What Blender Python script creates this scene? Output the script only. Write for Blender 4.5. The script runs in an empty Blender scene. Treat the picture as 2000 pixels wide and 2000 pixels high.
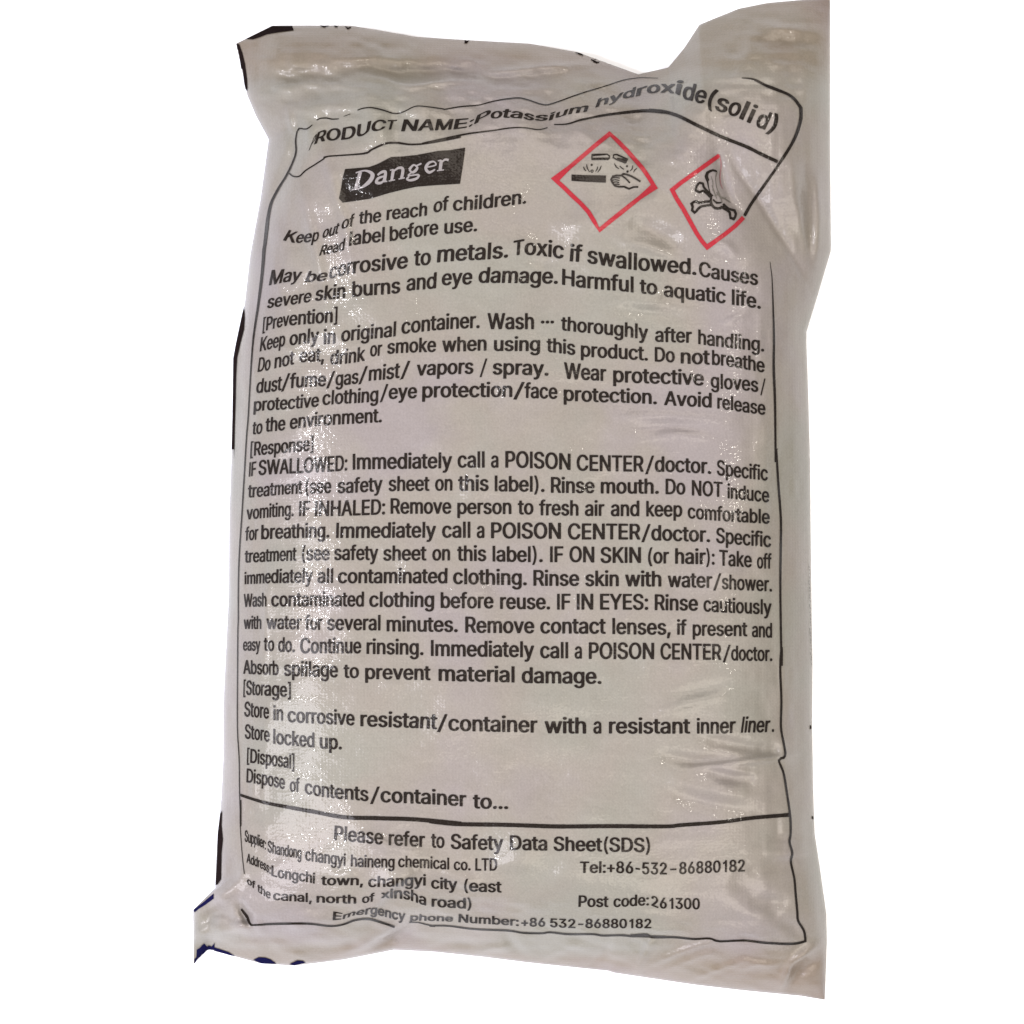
import bpy, math, random, json
import numpy as np
from mathutils import Vector
from mathutils.bvhtree import BVHTree

random.seed(7)
RNG = np.random.default_rng(11)
SC = bpy.context.scene
COL = SC.collection

# ------------------------------------------------------------------ camera
S = 0.0004            # metres per photograph pixel on the table plane
DIST = 2.0            # camera height above the table
cam_data = bpy.data.cameras.new("camera")
cam_data.sensor_width = 36
cam_data.lens = 36 * DIST / (2000 * S)
cam_data.clip_start = 0.05
cam_data.clip_end = 60
cam = bpy.data.objects.new("camera", cam_data)
cam.location = (0, 0, DIST)
COL.objects.link(cam)
SC.camera = cam

# ------------------------------------------------------------------ light
world = bpy.data.worlds.new("World")
SC.world = world
world.use_nodes = True
bg = world.node_tree.nodes["Background"]
bg.inputs[0].default_value = (1.0, 0.985, 0.97, 1)
bg.inputs[1].default_value = 0.42

def area_lamp(name, loc, target, size, power, color):
    d = bpy.data.lights.new(name, 'AREA')
    d.shape = 'RECTANGLE'
    d.size, d.size_y = size
    d.energy = power
    d.color = color
    o = bpy.data.objects.new(name, d)
    o.location = loc
    o.rotation_euler = (Vector(target) - Vector(loc)).to_track_quat('-Z', 'Y').to_euler()
    COL.objects.link(o)
    return o

area_lamp("added_soft_lamp", (-1.20, -0.70, 1.50), (-0.05, 0, 0), (1.1, 1.1), 60, (0.95, 0.92, 1.0))  # large unseen lamps, added to light the sack and whiten the sheet
area_lamp("added_soft_lamp", (0.72, -1.25, 1.50), (0, 0, 0), (1.3, 1.3), 36, (1.0, 0.90, 0.77))
area_lamp("added_soft_lamp", (0.55, 1.35, 1.45), (0, 0, 0), (1.3, 1.3), 28, (1.0, 0.88, 0.76))
area_lamp("added_glint_lamp", (-1.20, 0.15, 1.75), (0, 0, 0), (0.16, 0.16), 24, (0.98, 0.96, 1.0))  # small unseen lamps, added to raise glints on the sack's shoulders
area_lamp("added_glint_lamp", (0.95, 0.50, 1.75), (0, 0, 0), (0.14, 0.14), 11, (1.0, 0.93, 0.82))

SC.view_settings.view_transform = 'Standard'
SC.view_settings.look = 'None'
SC.view_settings.exposure = 0
SC.view_settings.gamma = 1
SC.view_settings.use_curve_mapping = False
SC.render.engine = 'CYCLES'
SC.cycles.max_bounces = 6

# ------------------------------------------------------------------ materials
def nodes_of(name):
    m = bpy.data.materials.new(name)
    m.use_nodes = True
    nt = m.node_tree
    return m, nt, nt.nodes["Principled BSDF"]

def weave_bump(nt, bsdf, strength=1.0):
    """laminated woven tape: fine over-under grid, random glinting dimples, soft crumple"""
    N, L = nt.nodes, nt.links
    tc = N.new("ShaderNodeTexCoord")
    vor = N.new("ShaderNodeTexVoronoi"); vor.voronoi_dimensions = '3D'
    vor.feature = 'SMOOTH_F1'
    vor.inputs["Scale"].default_value = 420
    vor.inputs["Smoothness"].default_value = 0.6
    mp = N.new("ShaderNodeMapping")
    mp.inputs["Rotation"].default_value = (0, 0, math.radians(32))
    mp.inputs["Scale"].default_value = (0.75, 1.3, 0.6)
    L.new(tc.outputs["Object"], mp.inputs[0]); L.new(mp.outputs[0], vor.inputs["Vector"])
    w1 = N.new("ShaderNodeTexWave"); w1.wave_type = 'BANDS'; w1.bands_direction = 'X'
    w1.inputs["Scale"].default_value = 130; w1.inputs["Distortion"].default_value = 0.6
    w1.inputs["Detail"].default_value = 1
    w2 = N.new("ShaderNodeTexWave"); w2.wave_type = 'BANDS'; w2.bands_direction = 'Y'
    w2.inputs["Scale"].default_value = 130; w2.inputs["Distortion"].default_value = 0.6
    w2.inputs["Detail"].default_value = 1
    for w in (w1, w2): L.new(tc.outputs["Object"], w.inputs["Vector"])
    ml = N.new("ShaderNodeMath"); ml.operation = 'MULTIPLY'
    L.new(w1.outputs["Fac"], ml.inputs[0]); L.new(w2.outputs["Fac"], ml.inputs[1])
    nz = N.new("ShaderNodeTexNoise"); nz.inputs["Scale"].default_value = 45
    nz.inputs["Detail"].default_value = 5; nz.inputs["Roughness"].default_value = 0.55
    L.new(tc.outputs["Object"], nz.inputs["Vector"])
    b1 = N.new("ShaderNodeBump"); b1.inputs["Strength"].default_value = 0.14 * strength
    b1.inputs["Distance"].default_value = 0.004
    L.new(nz.outputs["Fac"], b1.inputs["Height"])
    b2 = N.new("ShaderNodeBump"); b2.inputs["Strength"].default_value = 0.11 * strength
    b2.inputs["Distance"].default_value = 0.0006
    L.new(ml.outputs[0], b2.inputs["Height"]); L.new(b1.outputs[0], b2.inputs["Normal"])
    b3 = N.new("ShaderNodeBump"); b3.inputs["Strength"].default_value = 0.17 * strength
    b3.inputs["Distance"].default_value = 0.0017
    L.new(vor.outputs["Distance"], b3.inputs["Height"]); L.new(b2.outputs[0], b3.inputs["Normal"])
    L.new(b2.outputs[0], bsdf.inputs["Normal"])
    L.new(b3.outputs[0], bsdf.inputs["Coat Normal"])
    return tc

FAB = [(0.160, 0.145, 0.145, 1), (0.160, 0.147, 0.132, 1), (0.154, 0.150, 0.133, 1)]

def fabric_mat():
    m, nt, b = nodes_of("white_woven_laminate")
    N, L = nt.nodes, nt.links
    tc = weave_bump(nt, b)
    n1 = N.new("ShaderNodeTexNoise"); n1.inputs["Scale"].default_value = 9
    n1.inputs["Detail"].default_value = 3
    L.new(tc.outputs["Object"], n1.inputs["Vector"])
    r1 = N.new("ShaderNodeValToRGB")
    r1.color_ramp.elements[0].position = 0.36; r1.color_ramp.elements[0].color = FAB[0]
    r1.color_ramp.elements[1].position = 0.64; r1.color_ramp.elements[1].color = FAB[2]
    e = r1.color_ramp.elements.new(0.5); e.color = FAB[1]
    L.new(n1.outputs["Fac"], r1.inputs[0])
    n2 = N.new("ShaderNodeTexNoise"); n2.inputs["Scale"].default_value = 700
    n2.inputs["Detail"].default_value = 2
    L.new(tc.outputs["Object"], n2.inputs["Vector"])
    hs = N.new("ShaderNodeMix"); hs.data_type = 'RGBA'; hs.blend_type = 'OVERLAY'
    hs.inputs[0].default_value = 0.16
    L.new(r1.outputs[0], hs.inputs[6]); L.new(n2.outputs["Fac"], hs.inputs[7])
    # tan hems above and below the printed face, darkened in place of shade; a few grey scuffs
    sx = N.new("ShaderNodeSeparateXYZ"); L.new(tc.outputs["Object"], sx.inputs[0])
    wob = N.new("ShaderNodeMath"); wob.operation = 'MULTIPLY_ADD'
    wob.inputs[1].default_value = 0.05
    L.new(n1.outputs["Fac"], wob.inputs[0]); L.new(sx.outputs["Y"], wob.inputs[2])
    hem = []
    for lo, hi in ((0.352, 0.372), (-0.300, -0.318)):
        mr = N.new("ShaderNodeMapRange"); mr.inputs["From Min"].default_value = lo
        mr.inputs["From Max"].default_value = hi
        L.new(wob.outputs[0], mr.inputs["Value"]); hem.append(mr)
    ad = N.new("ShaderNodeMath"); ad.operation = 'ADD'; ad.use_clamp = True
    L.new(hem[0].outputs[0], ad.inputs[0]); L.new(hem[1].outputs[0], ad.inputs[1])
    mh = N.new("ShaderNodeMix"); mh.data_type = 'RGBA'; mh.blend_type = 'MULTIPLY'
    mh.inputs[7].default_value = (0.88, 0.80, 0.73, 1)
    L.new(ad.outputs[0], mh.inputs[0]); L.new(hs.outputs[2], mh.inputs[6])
    n3 = N.new("ShaderNodeTexNoise"); n3.inputs["Scale"].default_value = 16
    n3.inputs["Detail"].default_value = 7; n3.inputs["Roughness"].default_value = 0.65
    L.new(tc.outputs["Object"], n3.inputs["Vector"])
    r3 = N.new("ShaderNodeMapRange"); r3.inputs["From Min"].default_value = 0.55
    r3.inputs["From Max"].default_value = 0.8; r3.inputs["To Max"].default_value = 0.4
    L.new(n3.outputs["Fac"], r3.inputs["Value"])
    ms = N.new("ShaderNodeMix"); ms.data_type = 'RGBA'; ms.blend_type = 'MULTIPLY'
    ms.inputs[7].default_value = (0.72, 0.70, 0.68, 1)
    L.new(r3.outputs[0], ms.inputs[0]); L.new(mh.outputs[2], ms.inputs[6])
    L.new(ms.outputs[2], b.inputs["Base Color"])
    b.inputs["Roughness"].default_value = 0.42
    b.inputs["Specular IOR Level"].default_value = 0.08
    b.inputs["Coat Weight"].default_value = 0.24
    b.inputs["Coat Roughness"].default_value = 0.08
    return m


def ink_mat(name, color, fade=0.12, spec=0.05, coat=0.17):
    m, nt, b = nodes_of(name)
    N, L = nt.nodes, nt.links
    tc = weave_bump(nt, b)
    n = N.new("ShaderNodeTexNoise"); n.inputs["Scale"].default_value = 900
    n.inputs["Detail"].default_value = 3
    L.new(tc.outputs["Object"], n.inputs["Vector"])
    r = N.new("ShaderNodeValToRGB")
    r.color_ramp.elements[0].position = 0.5; r.color_ramp.elements[0].color = (*color, 1)
    c2 = tuple(c + (0.13 - c) * fade for c in color)
    r.color_ramp.elements[1].position = 0.85; r.color_ramp.elements[1].color = (*c2, 1)
    L.new(n.outputs["Fac"], r.inputs[0])
    L.new(r.outputs[0], b.inputs["Base Color"])
    b.inputs["Roughness"].default_value = 0.4
    b.inputs["Specular IOR Level"].default_value = spec
    b.inputs["Coat Weight"].default_value = coat
    b.inputs["Coat Roughness"].default_value = 0.08
    return m

MAT = {
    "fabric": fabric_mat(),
    "black": ink_mat("black_ink", (0.008, 0.0058, 0.0045)),
    "white": ink_mat("white_print", (0.165, 0.155, 0.16), 0.1),
    "red": ink_mat("red_ink", (0.21, 0.014, 0.022), 0.12),
    "pink": ink_mat("faint_red_ink", (0.17, 0.08, 0.088), 0.2),
    "grey": ink_mat("faint_black_ink", (0.085, 0.078, 0.07), 0.3),
    "blue": ink_mat("blue_ink", (0.005, 0.005, 0.028), 0.05, 0.0, 0),
    "brown": ink_mat("dark_back_ink", (0.009, 0.006, 0.006), 0.05, 0.0, 0),
}

# ------------------------------------------------------------------ the surface it lies on
def table_sheet():
    me = bpy.data.meshes.new("table_surface")
    h = 4.0
    me.from_pydata([(-h, -h, 0), (h, -h, 0), (h, h, 0), (-h, h, 0)], [], [(0, 1, 2, 3)])
    o = bpy.data.objects.new("table_surface", me)
    m, nt, b = nodes_of("matt_white_paper")
    b.inputs["Base Color"].default_value = (0.80, 0.835, 0.90, 1)
    b.inputs["Roughness"].default_value = 0.9
    b.inputs["Specular IOR Level"].default_value = 0.1
    me.materials.append(m)
    o["kind"] = "structure"
    COL.objects.link(o)
table_sheet()

# ------------------------------------------------------------------ outline of the sack (photograph pixels)
TOP = [(461,85),(532,50),(685,50),(734,58),(814,72),(922,79),(1033,85),(1129,102),(1188,124),(1246,145),
       (1305,132),(1337,93),(1366,48),(1443,17),(1498,6),(1567,0),(1621,-3)]
RIGHT = [(1621,-3),(1621,285),(1623,489),(1596,580),(1575,648),(1575,670),(1579,788),(1582,900),(1584,1110),
         (1587,1292),(1586,1407),(1588,1536),(1591,1627),(1602,1700),(1614,1785),(1615,1836),(1611,1953)]
BOTTOM = [(378,1883),(408,1853),(451,1866),(510,1882),(575,1886),(673,1874),(769,1855),(850,1859),(945,1869),
          (1033,1880),(1188,1896),(1200,1900),(1355,1923),(1459,1935),(1565,1945),(1611,1953)]
LEFT = [(461,85),(483,186),(500,226),(525,272),(509,388),(489,497),(478,594),(456,698),(454,788),(452,900),
        (448,1007),(447,1162),(440,1300),(436,1381),(436,1485),(432,1562),(425,1627),(421,1700),(420,1743),
        (377,1777),(378,1883)]

def param(poly, n, axis):
    """resample a side at n points, evenly along one axis so opposite sides correspond"""
    p = np.array(poly, float)
    seg = np.hypot(*(p[1:] - p[:-1]).T)
    c = np.concatenate([[0], np.cumsum(seg)])
    t = c / c[-1]
    a = (p[:, axis] - p[0, axis]) / (p[-1, axis] - p[0, axis])
    s = 0.5 * t + 0.5 * np.maximum.accumulate(a)
    s += np.linspace(0, 1e-6, len(s)); s = (s - s[0]) / (s[-1] - s[0])
    q = np.linspace(0, 1, n)
    return np.stack([np.interp(q, s, p[:, 0]), np.interp(q, s, p[:, 1])], 1)

NU, NV = 300, 480
pt, pb = param(TOP, NU, 0), param(BOTTOM, NU, 0)
pl, pr = param(LEFT, NV, 1), param(RIGHT, NV, 1)
u = np.linspace(0, 1, NU)[None, :, None]
v = np.linspace(0, 1, NV)[:, None, None]
PX = ((1 - v) * pt[None] + v * pb[None] + (1 - u) * pl[:, None] + u * pr[:, None]
      - ((1 - u) * (1 - v) * pt[0] + u * (1 - v) * pt[-1] + (1 - u) * v * pb[0] + u * v * pb[-1]))
X, Y = PX[..., 0], PX[..., 1]
U, V = np.broadcast_to(u[..., 0], X.shape), np.broadcast_to(v[..., 0], X.shape)

# ------------------------------------------------------------------ height of the upper face
def noise2(x, y, cell, seed):
    r = np.random.default_rng(seed)
    g = r.standard_normal((64, 64))
    fx, fy = x / cell, y / cell
    ix, iy = np.floor(fx).astype(int), np.floor(fy).astype(int)
    tx, ty = fx - ix, fy - iy
    tx = tx * tx * tx * (tx * (6 * tx - 15) + 10); ty = ty * ty * ty * (ty * (6 * ty - 15) + 10)
    q = lambda a, b: g[(iy + b) % 64, (ix + a) % 64]
    return ((q(0, 0) * (1 - tx) + q(1, 0) * tx) * (1 - ty) + (q(0, 1) * (1 - tx) + q(1, 1) * tx) * ty)

def crease(pts, w, amp, w2=None, taper=0.5):
    """ridge (amp > 0) or furrow (amp < 0) along a polyline; w to its left, w2 to its right"""
    global Z
    w2 = w2 or w
    P = np.array(pts, float)
    seg = np.hypot(*(P[1:] - P[:-1]).T); tot = seg.sum(); acc = 0
    best = np.full(X.shape, 1e9); side = np.zeros(X.shape); tt = np.zeros(X.shape)
    for i in range(len(P) - 1):
        d = P[i + 1] - P[i]; L2 = d @ d
        t0 = ((X - P[i, 0]) * d[0] + (Y - P[i, 1]) * d[1]) / L2
        t = np.clip(t0, 0, 1)
        dx, dy = X - P[i, 0] - t * d[0], Y - P[i, 1] - t * d[1]
        dist = np.hypot(dx, dy)
        m = dist < best
        best = np.where(m, dist, best)
        side = np.where(m, d[0] * dy - d[1] * dx, side)
        tt = np.where(m, (acc + t * seg[i]) / tot, tt)
        acc += seg[i]
    ww = np.where(side < 0, w, w2)
    e = np.sin(np.pi * np.clip(tt, 0.02, 0.98)) ** taper if taper else 1.0
    Z += 1.75 * amp * e * np.exp(-(best / ww) ** 2)

def rise(t, w, p, q):
    return (1 - (1 - np.minimum(t / w, 1)) ** p) ** q

def ends(t, a, b, k=0.10):
    """b along a side, easing to a at both of its ends"""
    e = rise(t, k, 2, 1) * rise(1 - t, k, 2, 1)
    return a + (b - a) * e

zl, zr = ends(V, 0.013, 0.038), ends(V, 0.013, 0.038)
zt, zb = ends(U, 0.014, 0.020), ends(U, 0.014, 0.017)
Z = (1 - V) * zt + V * zb + (1 - U) * zl + U * zr - 0.014
FULL = rise(U, 0.24, 2, 0.55) * rise(1 - U, 0.16, 2, 0.55) * rise(V, 0.17, 2, 0.9) * rise(1 - V, 0.11, 2, 0.8)
Z = Z + 0.064 * FULL
EDGE = np.clip(np.minimum(np.minimum(U, 1 - U) * 14, np.minimum(V, 1 - V) * 22), 0, 1)
Z = Z + EDGE * (0.0016 * noise2(X, Y, 150, 1) + 0.0007 * noise2(X + Y * 0.4, Y * 1.4, 60, 2)
                + 0.00022 * noise2(X * 0.6 + Y * 0.2, Y * 1.3, 22, 3) + 0.00008 * noise2(X, Y, 9, 4))

# crumple: long soft folds along both hems, upright pleats beside the left and right rims
HEM = np.clip(1 - V / 0.13, 0, 1) ** 0.7 + np.clip(1 - (1 - V) / 0.085, 0, 1) ** 0.7
PLEAT = np.clip(1 - U / 0.10, 0, 1) ** 0.8 + np.clip(1 - (1 - U) / 0.12, 0, 1) ** 0.8
Z = Z + EDGE ** 0.5 * HEM * (0.0022 * noise2(X * 0.35 + Y * 0.1, Y, 30, 5) + 0.0014 * noise2(X * 0.5 - Y * 0.3, Y * 1.2, 14, 6))
Z = Z + EDGE ** 0.5 * PLEAT * (0.0016 * noise2(X, Y * 0.22, 24, 7) + 0.0007 * noise2(X, Y * 0.3, 11, 8))
mm = 0.001
for a in [
    # crumpled top hem
    ([(470,104),(560,100),(650,104),(800,98),(900,112),(1050,122),(1150,142)], 36, 3.6*mm),
    ([(500,152),(640,146),(720,128),(780,142),(880,138),(960,152),(1090,152)], 15, -4.8*mm),
    ([(735,152),(800,170),(860,160),(960,156)], 6, 2.3*mm),
    ([(640,165),(690,172),(730,166)], 6, 1.7*mm),
    ([(940,146),(1040,134),(1190,124)], 7, 2.6*mm),
    ([(560,215),(640,205),(730,182)], 14, 2.2*mm),
    ([(520,190),(620,185),(700,195)], 16, -2.3*mm),
    # buckles across the header band
    ([(718,165),(728,225),(740,290)], 26, 2.6*mm), ([(770,190),(775,240),(780,300)], 22, -2.2*mm),
    ([(822,175),(838,250),(850,300)], 26, 2.0*mm), ([(640,215),(650,260),(655,300)], 18, -1.8*mm),
    ([(1008,165),(1015,225),(1020,280)], 30, 2.4*mm), ([(1072,170),(1080,215),(1085,260)], 26, -3.0*mm),
    ([(590,225),(605,250),(610,300)], 12, 1.5*mm),
    ([(1290,150),(1335,230),(1330,320),(1300,380)], 55, 6*mm),
    ([(1246,140),(1262,190),(1240,250)], 26, -3*mm),
    # left edge of the label and the glinting folds
    ([(580,255),(576,300),(545,368),(530,400),(520,440),(516,500)], 14, -3.4*mm),
    ([(563,215),(570,245),(576,262)], 6, 1.6*mm),
    ([(630,285),(643,334),(654,370),(661,396),(672,424),(680,470),(688,520)], 11, 1.8*mm),
    ([(586,340),(597,400),(606,440),(617,490),(628,548),(636,600)], 11, 1.7*mm),
    ([(552,420),(575,450),(590,490)], 20, -2.0*mm),
    ([(536,520),(548,570),(566,615)], 10, 1.4*mm),
    ([(600,548),(625,552),(650,545)], 12, -1.4*mm),
    ([(540,672),(560,680),(575,692)], 8, 1.2*mm),
    ([(570,850),(590,820),(625,790),(640,770)], 14, 1.6*mm),
    ([(520,880),(540,890),(575,870)], 8, 1.0*mm),
    ([(500,330),(487,470),(470,640),(466,800),(462,1000)], 9, -1.6*mm),
    ([(545,1080),(525,1130),(520,1210),(515,1330)], 9, 0.9*mm),
    # folded-over right ear
    ([(1412,270),(1441,331),(1482,391),(1549,500),(1592,585)][::-1], 55, -7.5*mm, 48),
    ([(1425,298),(1441,331),(1482,391),(1549,500),(1588,577)][::-1], 7, -1.6*mm, 9),
    ([(1400,295),(1415,360),(1428,395),(1455,422)], 9, -2.2*mm),
    ([(1482,49),(1540,56),(1616,70)], 12, 3*mm), ([(1478,78),(1540,84),(1606,82)], 15, -3*mm),
    ([(1440,40),(1470,70),(1460,120)], 14, 2.5*mm), ([(1366,60),(1420,90),(1455,130)], 30, -2*mm),
    ([(1573,330),(1578,420),(1584,500)], 11, -3.5*mm), ([(1596,340),(1600,420),(1592,520)], 9, 2.5*mm),
    ([(1548,310),(1552,380),(1570,470)], 10, 2.0*mm), ([(1515,215),(1560,190),(1610,150)], 22, 2*mm),
    ([(1330,145),(1390,130),(1440,150)], 18, -2.0*mm), ([(1545,120),(1560,200),(1568,290)], 14, -1.8*mm),
    # creases round the diamonds
    ([(1070,458),(1150,430),(1230,405),(1310,385)], 22, 1.6*mm),
    ([(1226,432),(1270,445),(1330,480)], 16, -2.6*mm), ([(1205,470),(1260,480),(1320,500)], 11, 1.8*mm),
    ([(1390,470),(1420,480),(1440,500)], 10, 1.5*mm), ([(1030,508),(1060,516),(1080,510)], 9, -1.0*mm),
    ([(1407,633),(1440,618),(1470,606)], 7, 1.3*mm), ([(1200,585),(1280,590),(1370,604)], 12, 1.5*mm),
    ([(1195,605),(1270,612),(1340,625)], 12, -1.3*mm),
    ([(1190,814),(1300,812),(1400,818)], 8, 1.2*mm), ([(1230,838),(1310,832),(1380,836)], 9, -1.2*mm),
    ([(1240,862),(1320,848),(1390,856)], 8, 1.0*mm), ([(1000,742),(1100,735),(1200,742)], 10, 0.8*mm),
    ([(1285,1391),(1350,1372),(1433,1353)], 9, 1.4*mm), ([(1290,1360),(1350,1350),(1420,1335)], 9, -1.0*mm),
    # pinched wrinkle low on the right
    ([(1375,1443),(1440,1456),(1525,1470)], 13, -3.4*mm), ([(1288,1476),(1360,1488),(1446,1486)], 13, -3.2*mm),
    ([(1350,1499),(1440,1490),(1552,1476)], 7, 3.0*mm), ([(1380,1508),(1430,1520),(1478,1522)], 12, -2.6*mm),
    ([(1395,1500),(1440,1504),(1480,1512)], 5, 1.2*mm),
    ([(1310,1548),(1380,1568),(1470,1586)], 17, -2.6*mm), ([(1520,1440),(1530,1470),(1540,1500)], 12, 2*mm),
    ([(1300,1520),(1390,1545),(1500,1560)], 14, 1.4*mm),
    ([(1420,1715),(1470,1745),(1530,1785)], 24, -3.4*mm), ([(1455,1705),(1510,1692),(1560,1684)], 14, -2.2*mm),
    ([(1460,1770),(1510,1760),(1550,1765)], 13, -1.8*mm), ([(1490,1665),(1540,1668),(1580,1662)], 9, 1.8*mm),
    ([(1500,1640),(1540,1636),(1575,1640)], 9, -1.8*mm), ([(1505,1785),(1545,1810),(1565,1835)], 13, -2*mm),
    # bottom hem
    ([(1265,1886),(1320,1862),(1392,1838)], 6, 3.0*mm), ([(1300,1893),(1350,1872),(1400,1856)], 6, 2.2*mm),
    ([(1352,1912),(1410,1890),(1465,1874)], 6, 2.7*mm), ([(1440,1893),(1480,1882),(1530,1886)], 6, 2.7*mm),
    ([(1522,1935),(1545,1882),(1600,1842)], 8, 4.5*mm), ([(1535,1940),(1556,1900),(1600,1870)], 12, -3.6*mm),
    ([(1240,1906),(1256,1870),(1273,1834)], 8, 3.3*mm), ([(1020,1860),(1000,1845),(985,1815)], 10, -2.2*mm),
    ([(930,1858),(965,1850),(1000,1848)], 6, 2.1*mm), ([(1060,1870),(1110,1850),(1150,1848)], 8, 2.1*mm),
    ([(1150,1885),(1180,1862),(1190,1835)], 8, -2.2*mm), ([(840,1850),(880,1842),(960,1845)], 8, -2.4*mm),
    ([(812,1700),(770,1728),(735,1762),(700,1800)], 10, 5.1*mm, 26),
    ([(720,1850),(770,1832),(800,1812),(812,1795)], 10, -5.1*mm), ([(660,1865),(720,1840),(765,1812)], 10, 3.3*mm),
    ([(860,1705),(900,1715),(940,1740)], 14, 2.1*mm), ([(560,1850),(640,1852),(700,1842)], 9, -2.7*mm),
    ([(372,1825),(430,1818),(470,1810),(500,1808)], 11, 5.1*mm), ([(466,1760),(476,1785),(492,1812)], 9, -5.1*mm),
    ([(415,1760),(450,1740),(480,1700)], 13, 3.6*mm), ([(395,1795),(430,1780),(455,1790)], 12, -3.3*mm),
    ([(1220,1810),(1290,1818),(1340,1812)], 10, 1.8*mm),
    ([(700,1625),(760,1655),(830,1662)], 12, 2.0*mm), ([(620,1700),(660,1712),(700,1705)], 12, 1.8*mm),
]:
    crease(*a)
Z = np.maximum(Z, 0.006)

def unproject(px, py, z):
    k = S * (DIST - z) / DIST
    return (px - 1000) * k, -(py - 1000) * k

WX, WY = unproject(X, Y, Z)
verts = np.stack([WX, WY, Z], -1).reshape(-1, 3)
idx = np.arange(NU * NV).reshape(NV, NU)
quads = np.stack([idx[:-1, :-1], idx[1:, :-1], idx[1:, 1:], idx[:-1, 1:]], -1).reshape(-1, 4)
# underside: two rings that tuck in under the rim, then a flat base
rim = np.concatenate([idx[0, :-1], idx[:-1, -1], idx[-1, :0:-1], idx[:0:-1, 0]])
rv = verts[rim]
cx, cy = 0.0, 0.01
def ring(k, zf, zmin):
    r = rv.copy()
    r[:, 0] = cx + (rv[:, 0] - cx) * k; r[:, 1] = cy + (rv[:, 1] - cy) * (1 - (1 - k) * 0.7)
    r[:, 2] = np.maximum(rv[:, 2] * zf, zmin)
    return r
rings = [ring(0.985, 0.55, 0.003), ring(0.95, 0.12, 0.002), ring(0.86, 0, 0.001)]
n0 = len(verts); n = len(rim)
allv = np.concatenate([verts] + rings + [np.array([[cx, cy, 0.001]])])
faces = quads.tolist()
prev = rim
for k in range(3):
    cur = np.arange(n0 + k * n, n0 + (k + 1) * n)
    for i in range(n):
        j = (i + 1) % n
        faces.append((int(prev[i]), int(prev[j]), int(cur[j]), int(cur[i])))
    prev = cur
ctr = n0 + 3 * n
for i in range(n):
    faces.append((int(prev[i]), int(prev[(i + 1) % n]), ctr))

root = bpy.data.objects.new("chemical_sack", None)
root.empty_display_size = 0.1
COL.objects.link(root)
root["label"] = "white woven plastic chemical sack printed with hazard text and two red diamonds"
root["category"] = "sack"

me = bpy.data.meshes.new("sack_body")
me.from_pydata(allv.tolist(), [], faces)
me.polygons.foreach_set("use_smooth", [True] * len(me.polygons))
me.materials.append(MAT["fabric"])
me.update()
body = bpy.data.objects.new("sack_body", me)
body.parent = root
COL.objects.link(body)

# ------------------------------------------------------------------ printing: lay flat artwork on the upper face
BVH = BVHTree.FromPolygons(verts.tolist(), quads.tolist())
VN = np.zeros_like(verts)
a, b_, c_, d_ = (verts[quads[:, i]] for i in range(4))
fn = np.cross(c_ - a, d_ - b_)
for i in range(4):
    np.add.at(VN, quads[:, i], fn)
VN /= np.linalg.norm(VN, axis=1)[:, None]
CAMP = Vector((0, 0, DIST))

def lay(px, py, lift):
    d = Vector(((px - 1000) * S, -(py - 1000) * S, -DIST)).normalized()
    hit, nrm, fi, _ = BVH.ray_cast(CAMP, d)
    if hit is None:
        x, y = unproject(px, py, 0.03)
        hit, nrm, fi, _ = BVH.find_nearest(Vector((x, y, 0.03)))
    q = quads[fi]
    w = 1.0 / (np.linalg.norm(verts[q] - np.array(hit), axis=1) + 1e-6)
    nn = Vector((VN[q] * w[:, None]).sum(0)).normalized()
    return hit + nn * lift, nn

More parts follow.
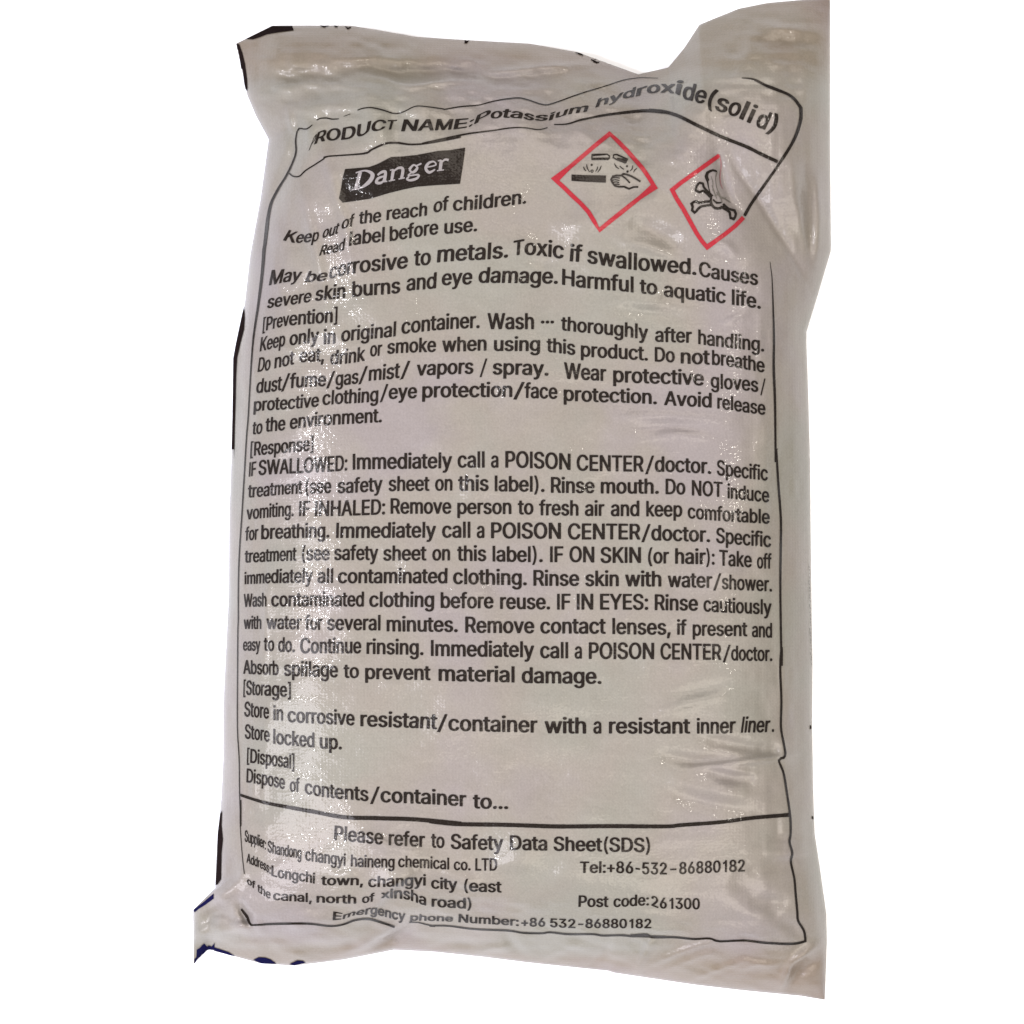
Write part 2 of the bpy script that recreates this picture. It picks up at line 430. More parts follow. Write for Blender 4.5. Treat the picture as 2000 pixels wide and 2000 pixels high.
class Print:
    """flat artwork in photograph pixels, draped over the cloth when built"""
    def __init__(self):
        self.v = []; self.f = []
    def tri(self, pts, tris):
        o = len(self.v)
        self.v += [tuple(p) for p in pts]
        self.f += [tuple(o + i for i in t) for t in tris]
    def build(self, name, mat, parent, lift=0.00045, maxlen=5.5, label=None):
        V_, F_ = self.v, self.f
        for _ in range(7):                      # split long edges so the print follows every fold
            cut = {}; NF = []
            def mid(i, j):
                k = (i, j) if i < j else (j, i)
                if k not in cut:
                    (x0, y0), (x1, y1) = V_[i], V_[j]
                    if (x0 - x1) ** 2 + (y0 - y1) ** 2 > maxlen ** 2:
                        V_.append(((x0 + x1) / 2, (y0 + y1) / 2)); cut[k] = len(V_) - 1
                    else:
                        cut[k] = None
                return cut[k]
            for (i, j, k) in F_:
                m0, m1, m2 = mid(i, j), mid(j, k), mid(k, i)
                s = [(i, m0), (j, m1), (k, m2)]
                ct = sum(m is not None for m in (m0, m1, m2))
                if ct == 0: NF.append((i, j, k))
                elif ct == 3: NF += [(i, m0, m2), (m0, j, m1), (m2, m1, k), (m0, m1, m2)]
                else:
                    loop = []
                    for a_, m_ in s:
                        loop.append(a_)
                        if m_ is not None: loop.append(m_)
                    st = next(ix for ix, q in enumerate(loop) if q in (m0, m1, m2) and q is not None)
                    loop = loop[st:] + loop[:st]
                    NF += [(loop[0], loop[x], loop[x + 1]) for x in range(1, len(loop) - 1)]
            done = len(NF) == len(F_)
            F_ = NF
            if done: break
        co, no = [], []
        for (x, y) in V_:
            p, nn = lay(x, y, lift)
            co.append(p); no.append(nn)
        fixed = []
        for (i, j, k) in F_:
            nrm = (co[j] - co[i]).cross(co[k] - co[i])
            if nrm.length < 1e-12: continue
            fixed.append((i, j, k) if nrm.dot(no[i]) > 0 else (i, k, j))
        m = bpy.data.meshes.new(name)
        m.from_pydata([tuple(p) for p in co], [], fixed)
        m.polygons.foreach_set("use_smooth", [True] * len(m.polygons))
        m.update()
        m.normals_split_custom_set_from_vertices([tuple(q) for q in no])
        m.materials.append(MAT[mat])
        ob = bpy.data.objects.new(name, m)
        ob.parent = parent
        if label: ob["label"] = label
        COL.objects.link(ob)
        return ob

from mathutils.geometry import tessellate_polygon
TILE = dict(A=(400,0), B=(800,0), C=(1200,0), D=(400,400), E=(800,400), F=(1200,400), G=(400,800), H=(800,800),
            I=(1200,800), J=(400,1200), K=(800,1200), L=(1200,1200), M=(350,1500), N=(800,1500), O=(1200,1500))
TK = 500 / 1932
def pts(s):
    """'A10,20 30,40 B5,6' : positions measured in enlarged tiles of the photograph"""
    out = []; t = None
    for w in s.split():
        if w[0].isalpha(): t = TILE[w[0]]; w = w[1:]
        x, y = w.split(',')
        out.append((t[0] + float(x) * TK, t[1] + float(y) * TK))
    return out

def smooth(P, step=4.0, closed=False):
    P = [np.array(p, float) for p in P]
    out = []
    m = len(P)
    for i in range(m if closed else m - 1):
        p1, p2 = P[i], P[(i + 1) % m]
        p0 = P[i - 1] if (i > 0 or closed) else p1
        p3 = P[(i + 2) % m] if (i + 2 < m or closed) else p2
        k = max(1, int(np.hypot(*(p2 - p1)) / step))
        for j in range(k):
            t = j / k
            out.append(0.5 * (2 * p1 + (p2 - p0) * t + (2 * p0 - 5 * p1 + 4 * p2 - p3) * t * t
                              + (3 * p1 - p0 - 3 * p2 + p3) * t ** 3))
    if not closed: out.append(P[-1])
    return out

def stroke(pr, P, w, closed=False, sm=True, step=4.0, jit=0.04):
    """ribbon; w is one width or a list of widths spread along it (photograph pixels)"""
    if isinstance(P, str): P = pts(P)
    Q = smooth(P, step, closed) if sm else [np.array(p, float) for p in P]
    m = len(Q)
    ws = np.interp(np.linspace(0, 1, m), np.linspace(0, 1, len(w)), w) if isinstance(w, (list, tuple)) else np.full(m, float(w))
    L, R = [], []
    for i in range(m):
        a_, c = Q[i - 1] if (i > 0 or closed) else Q[i], Q[(i + 1) % m] if (i < m - 1 or closed) else Q[i]
        d = c - a_; d = d / (np.hypot(*d) + 1e-9)
        nrm = np.array([-d[1], d[0]])
        bsc = 1.0
        if closed or 0 < i < m - 1:
            d1 = Q[i] - a_; d1 = d1 / (np.hypot(*d1) + 1e-9)
            bsc = 1 / max(0.5, abs(nrm @ np.array([-d1[1], d1[0]])))
        h = ws[i] / 2 * bsc * (1 + random.uniform(-jit, jit))
        L.append(Q[i] + nrm * h); R.append(Q[i] - nrm * h)
    o = L + R
    T = []
    for i in range(m if closed else m - 1):
        j = (i + 1) % m
        T += [(i, j, m + j), (i, m + j, m + i)]
    pr.tri(o, T)

def fill(pr, P, holes=()):
    if isinstance(P, str): P = pts(P)
    loops = [[Vector((x, y, 0)) for x, y in L] for L in [P, *holes]]
    flat = [(q.x, q.y) for L in loops for q in L]
    pr.tri(flat, tessellate_polygon(loops))

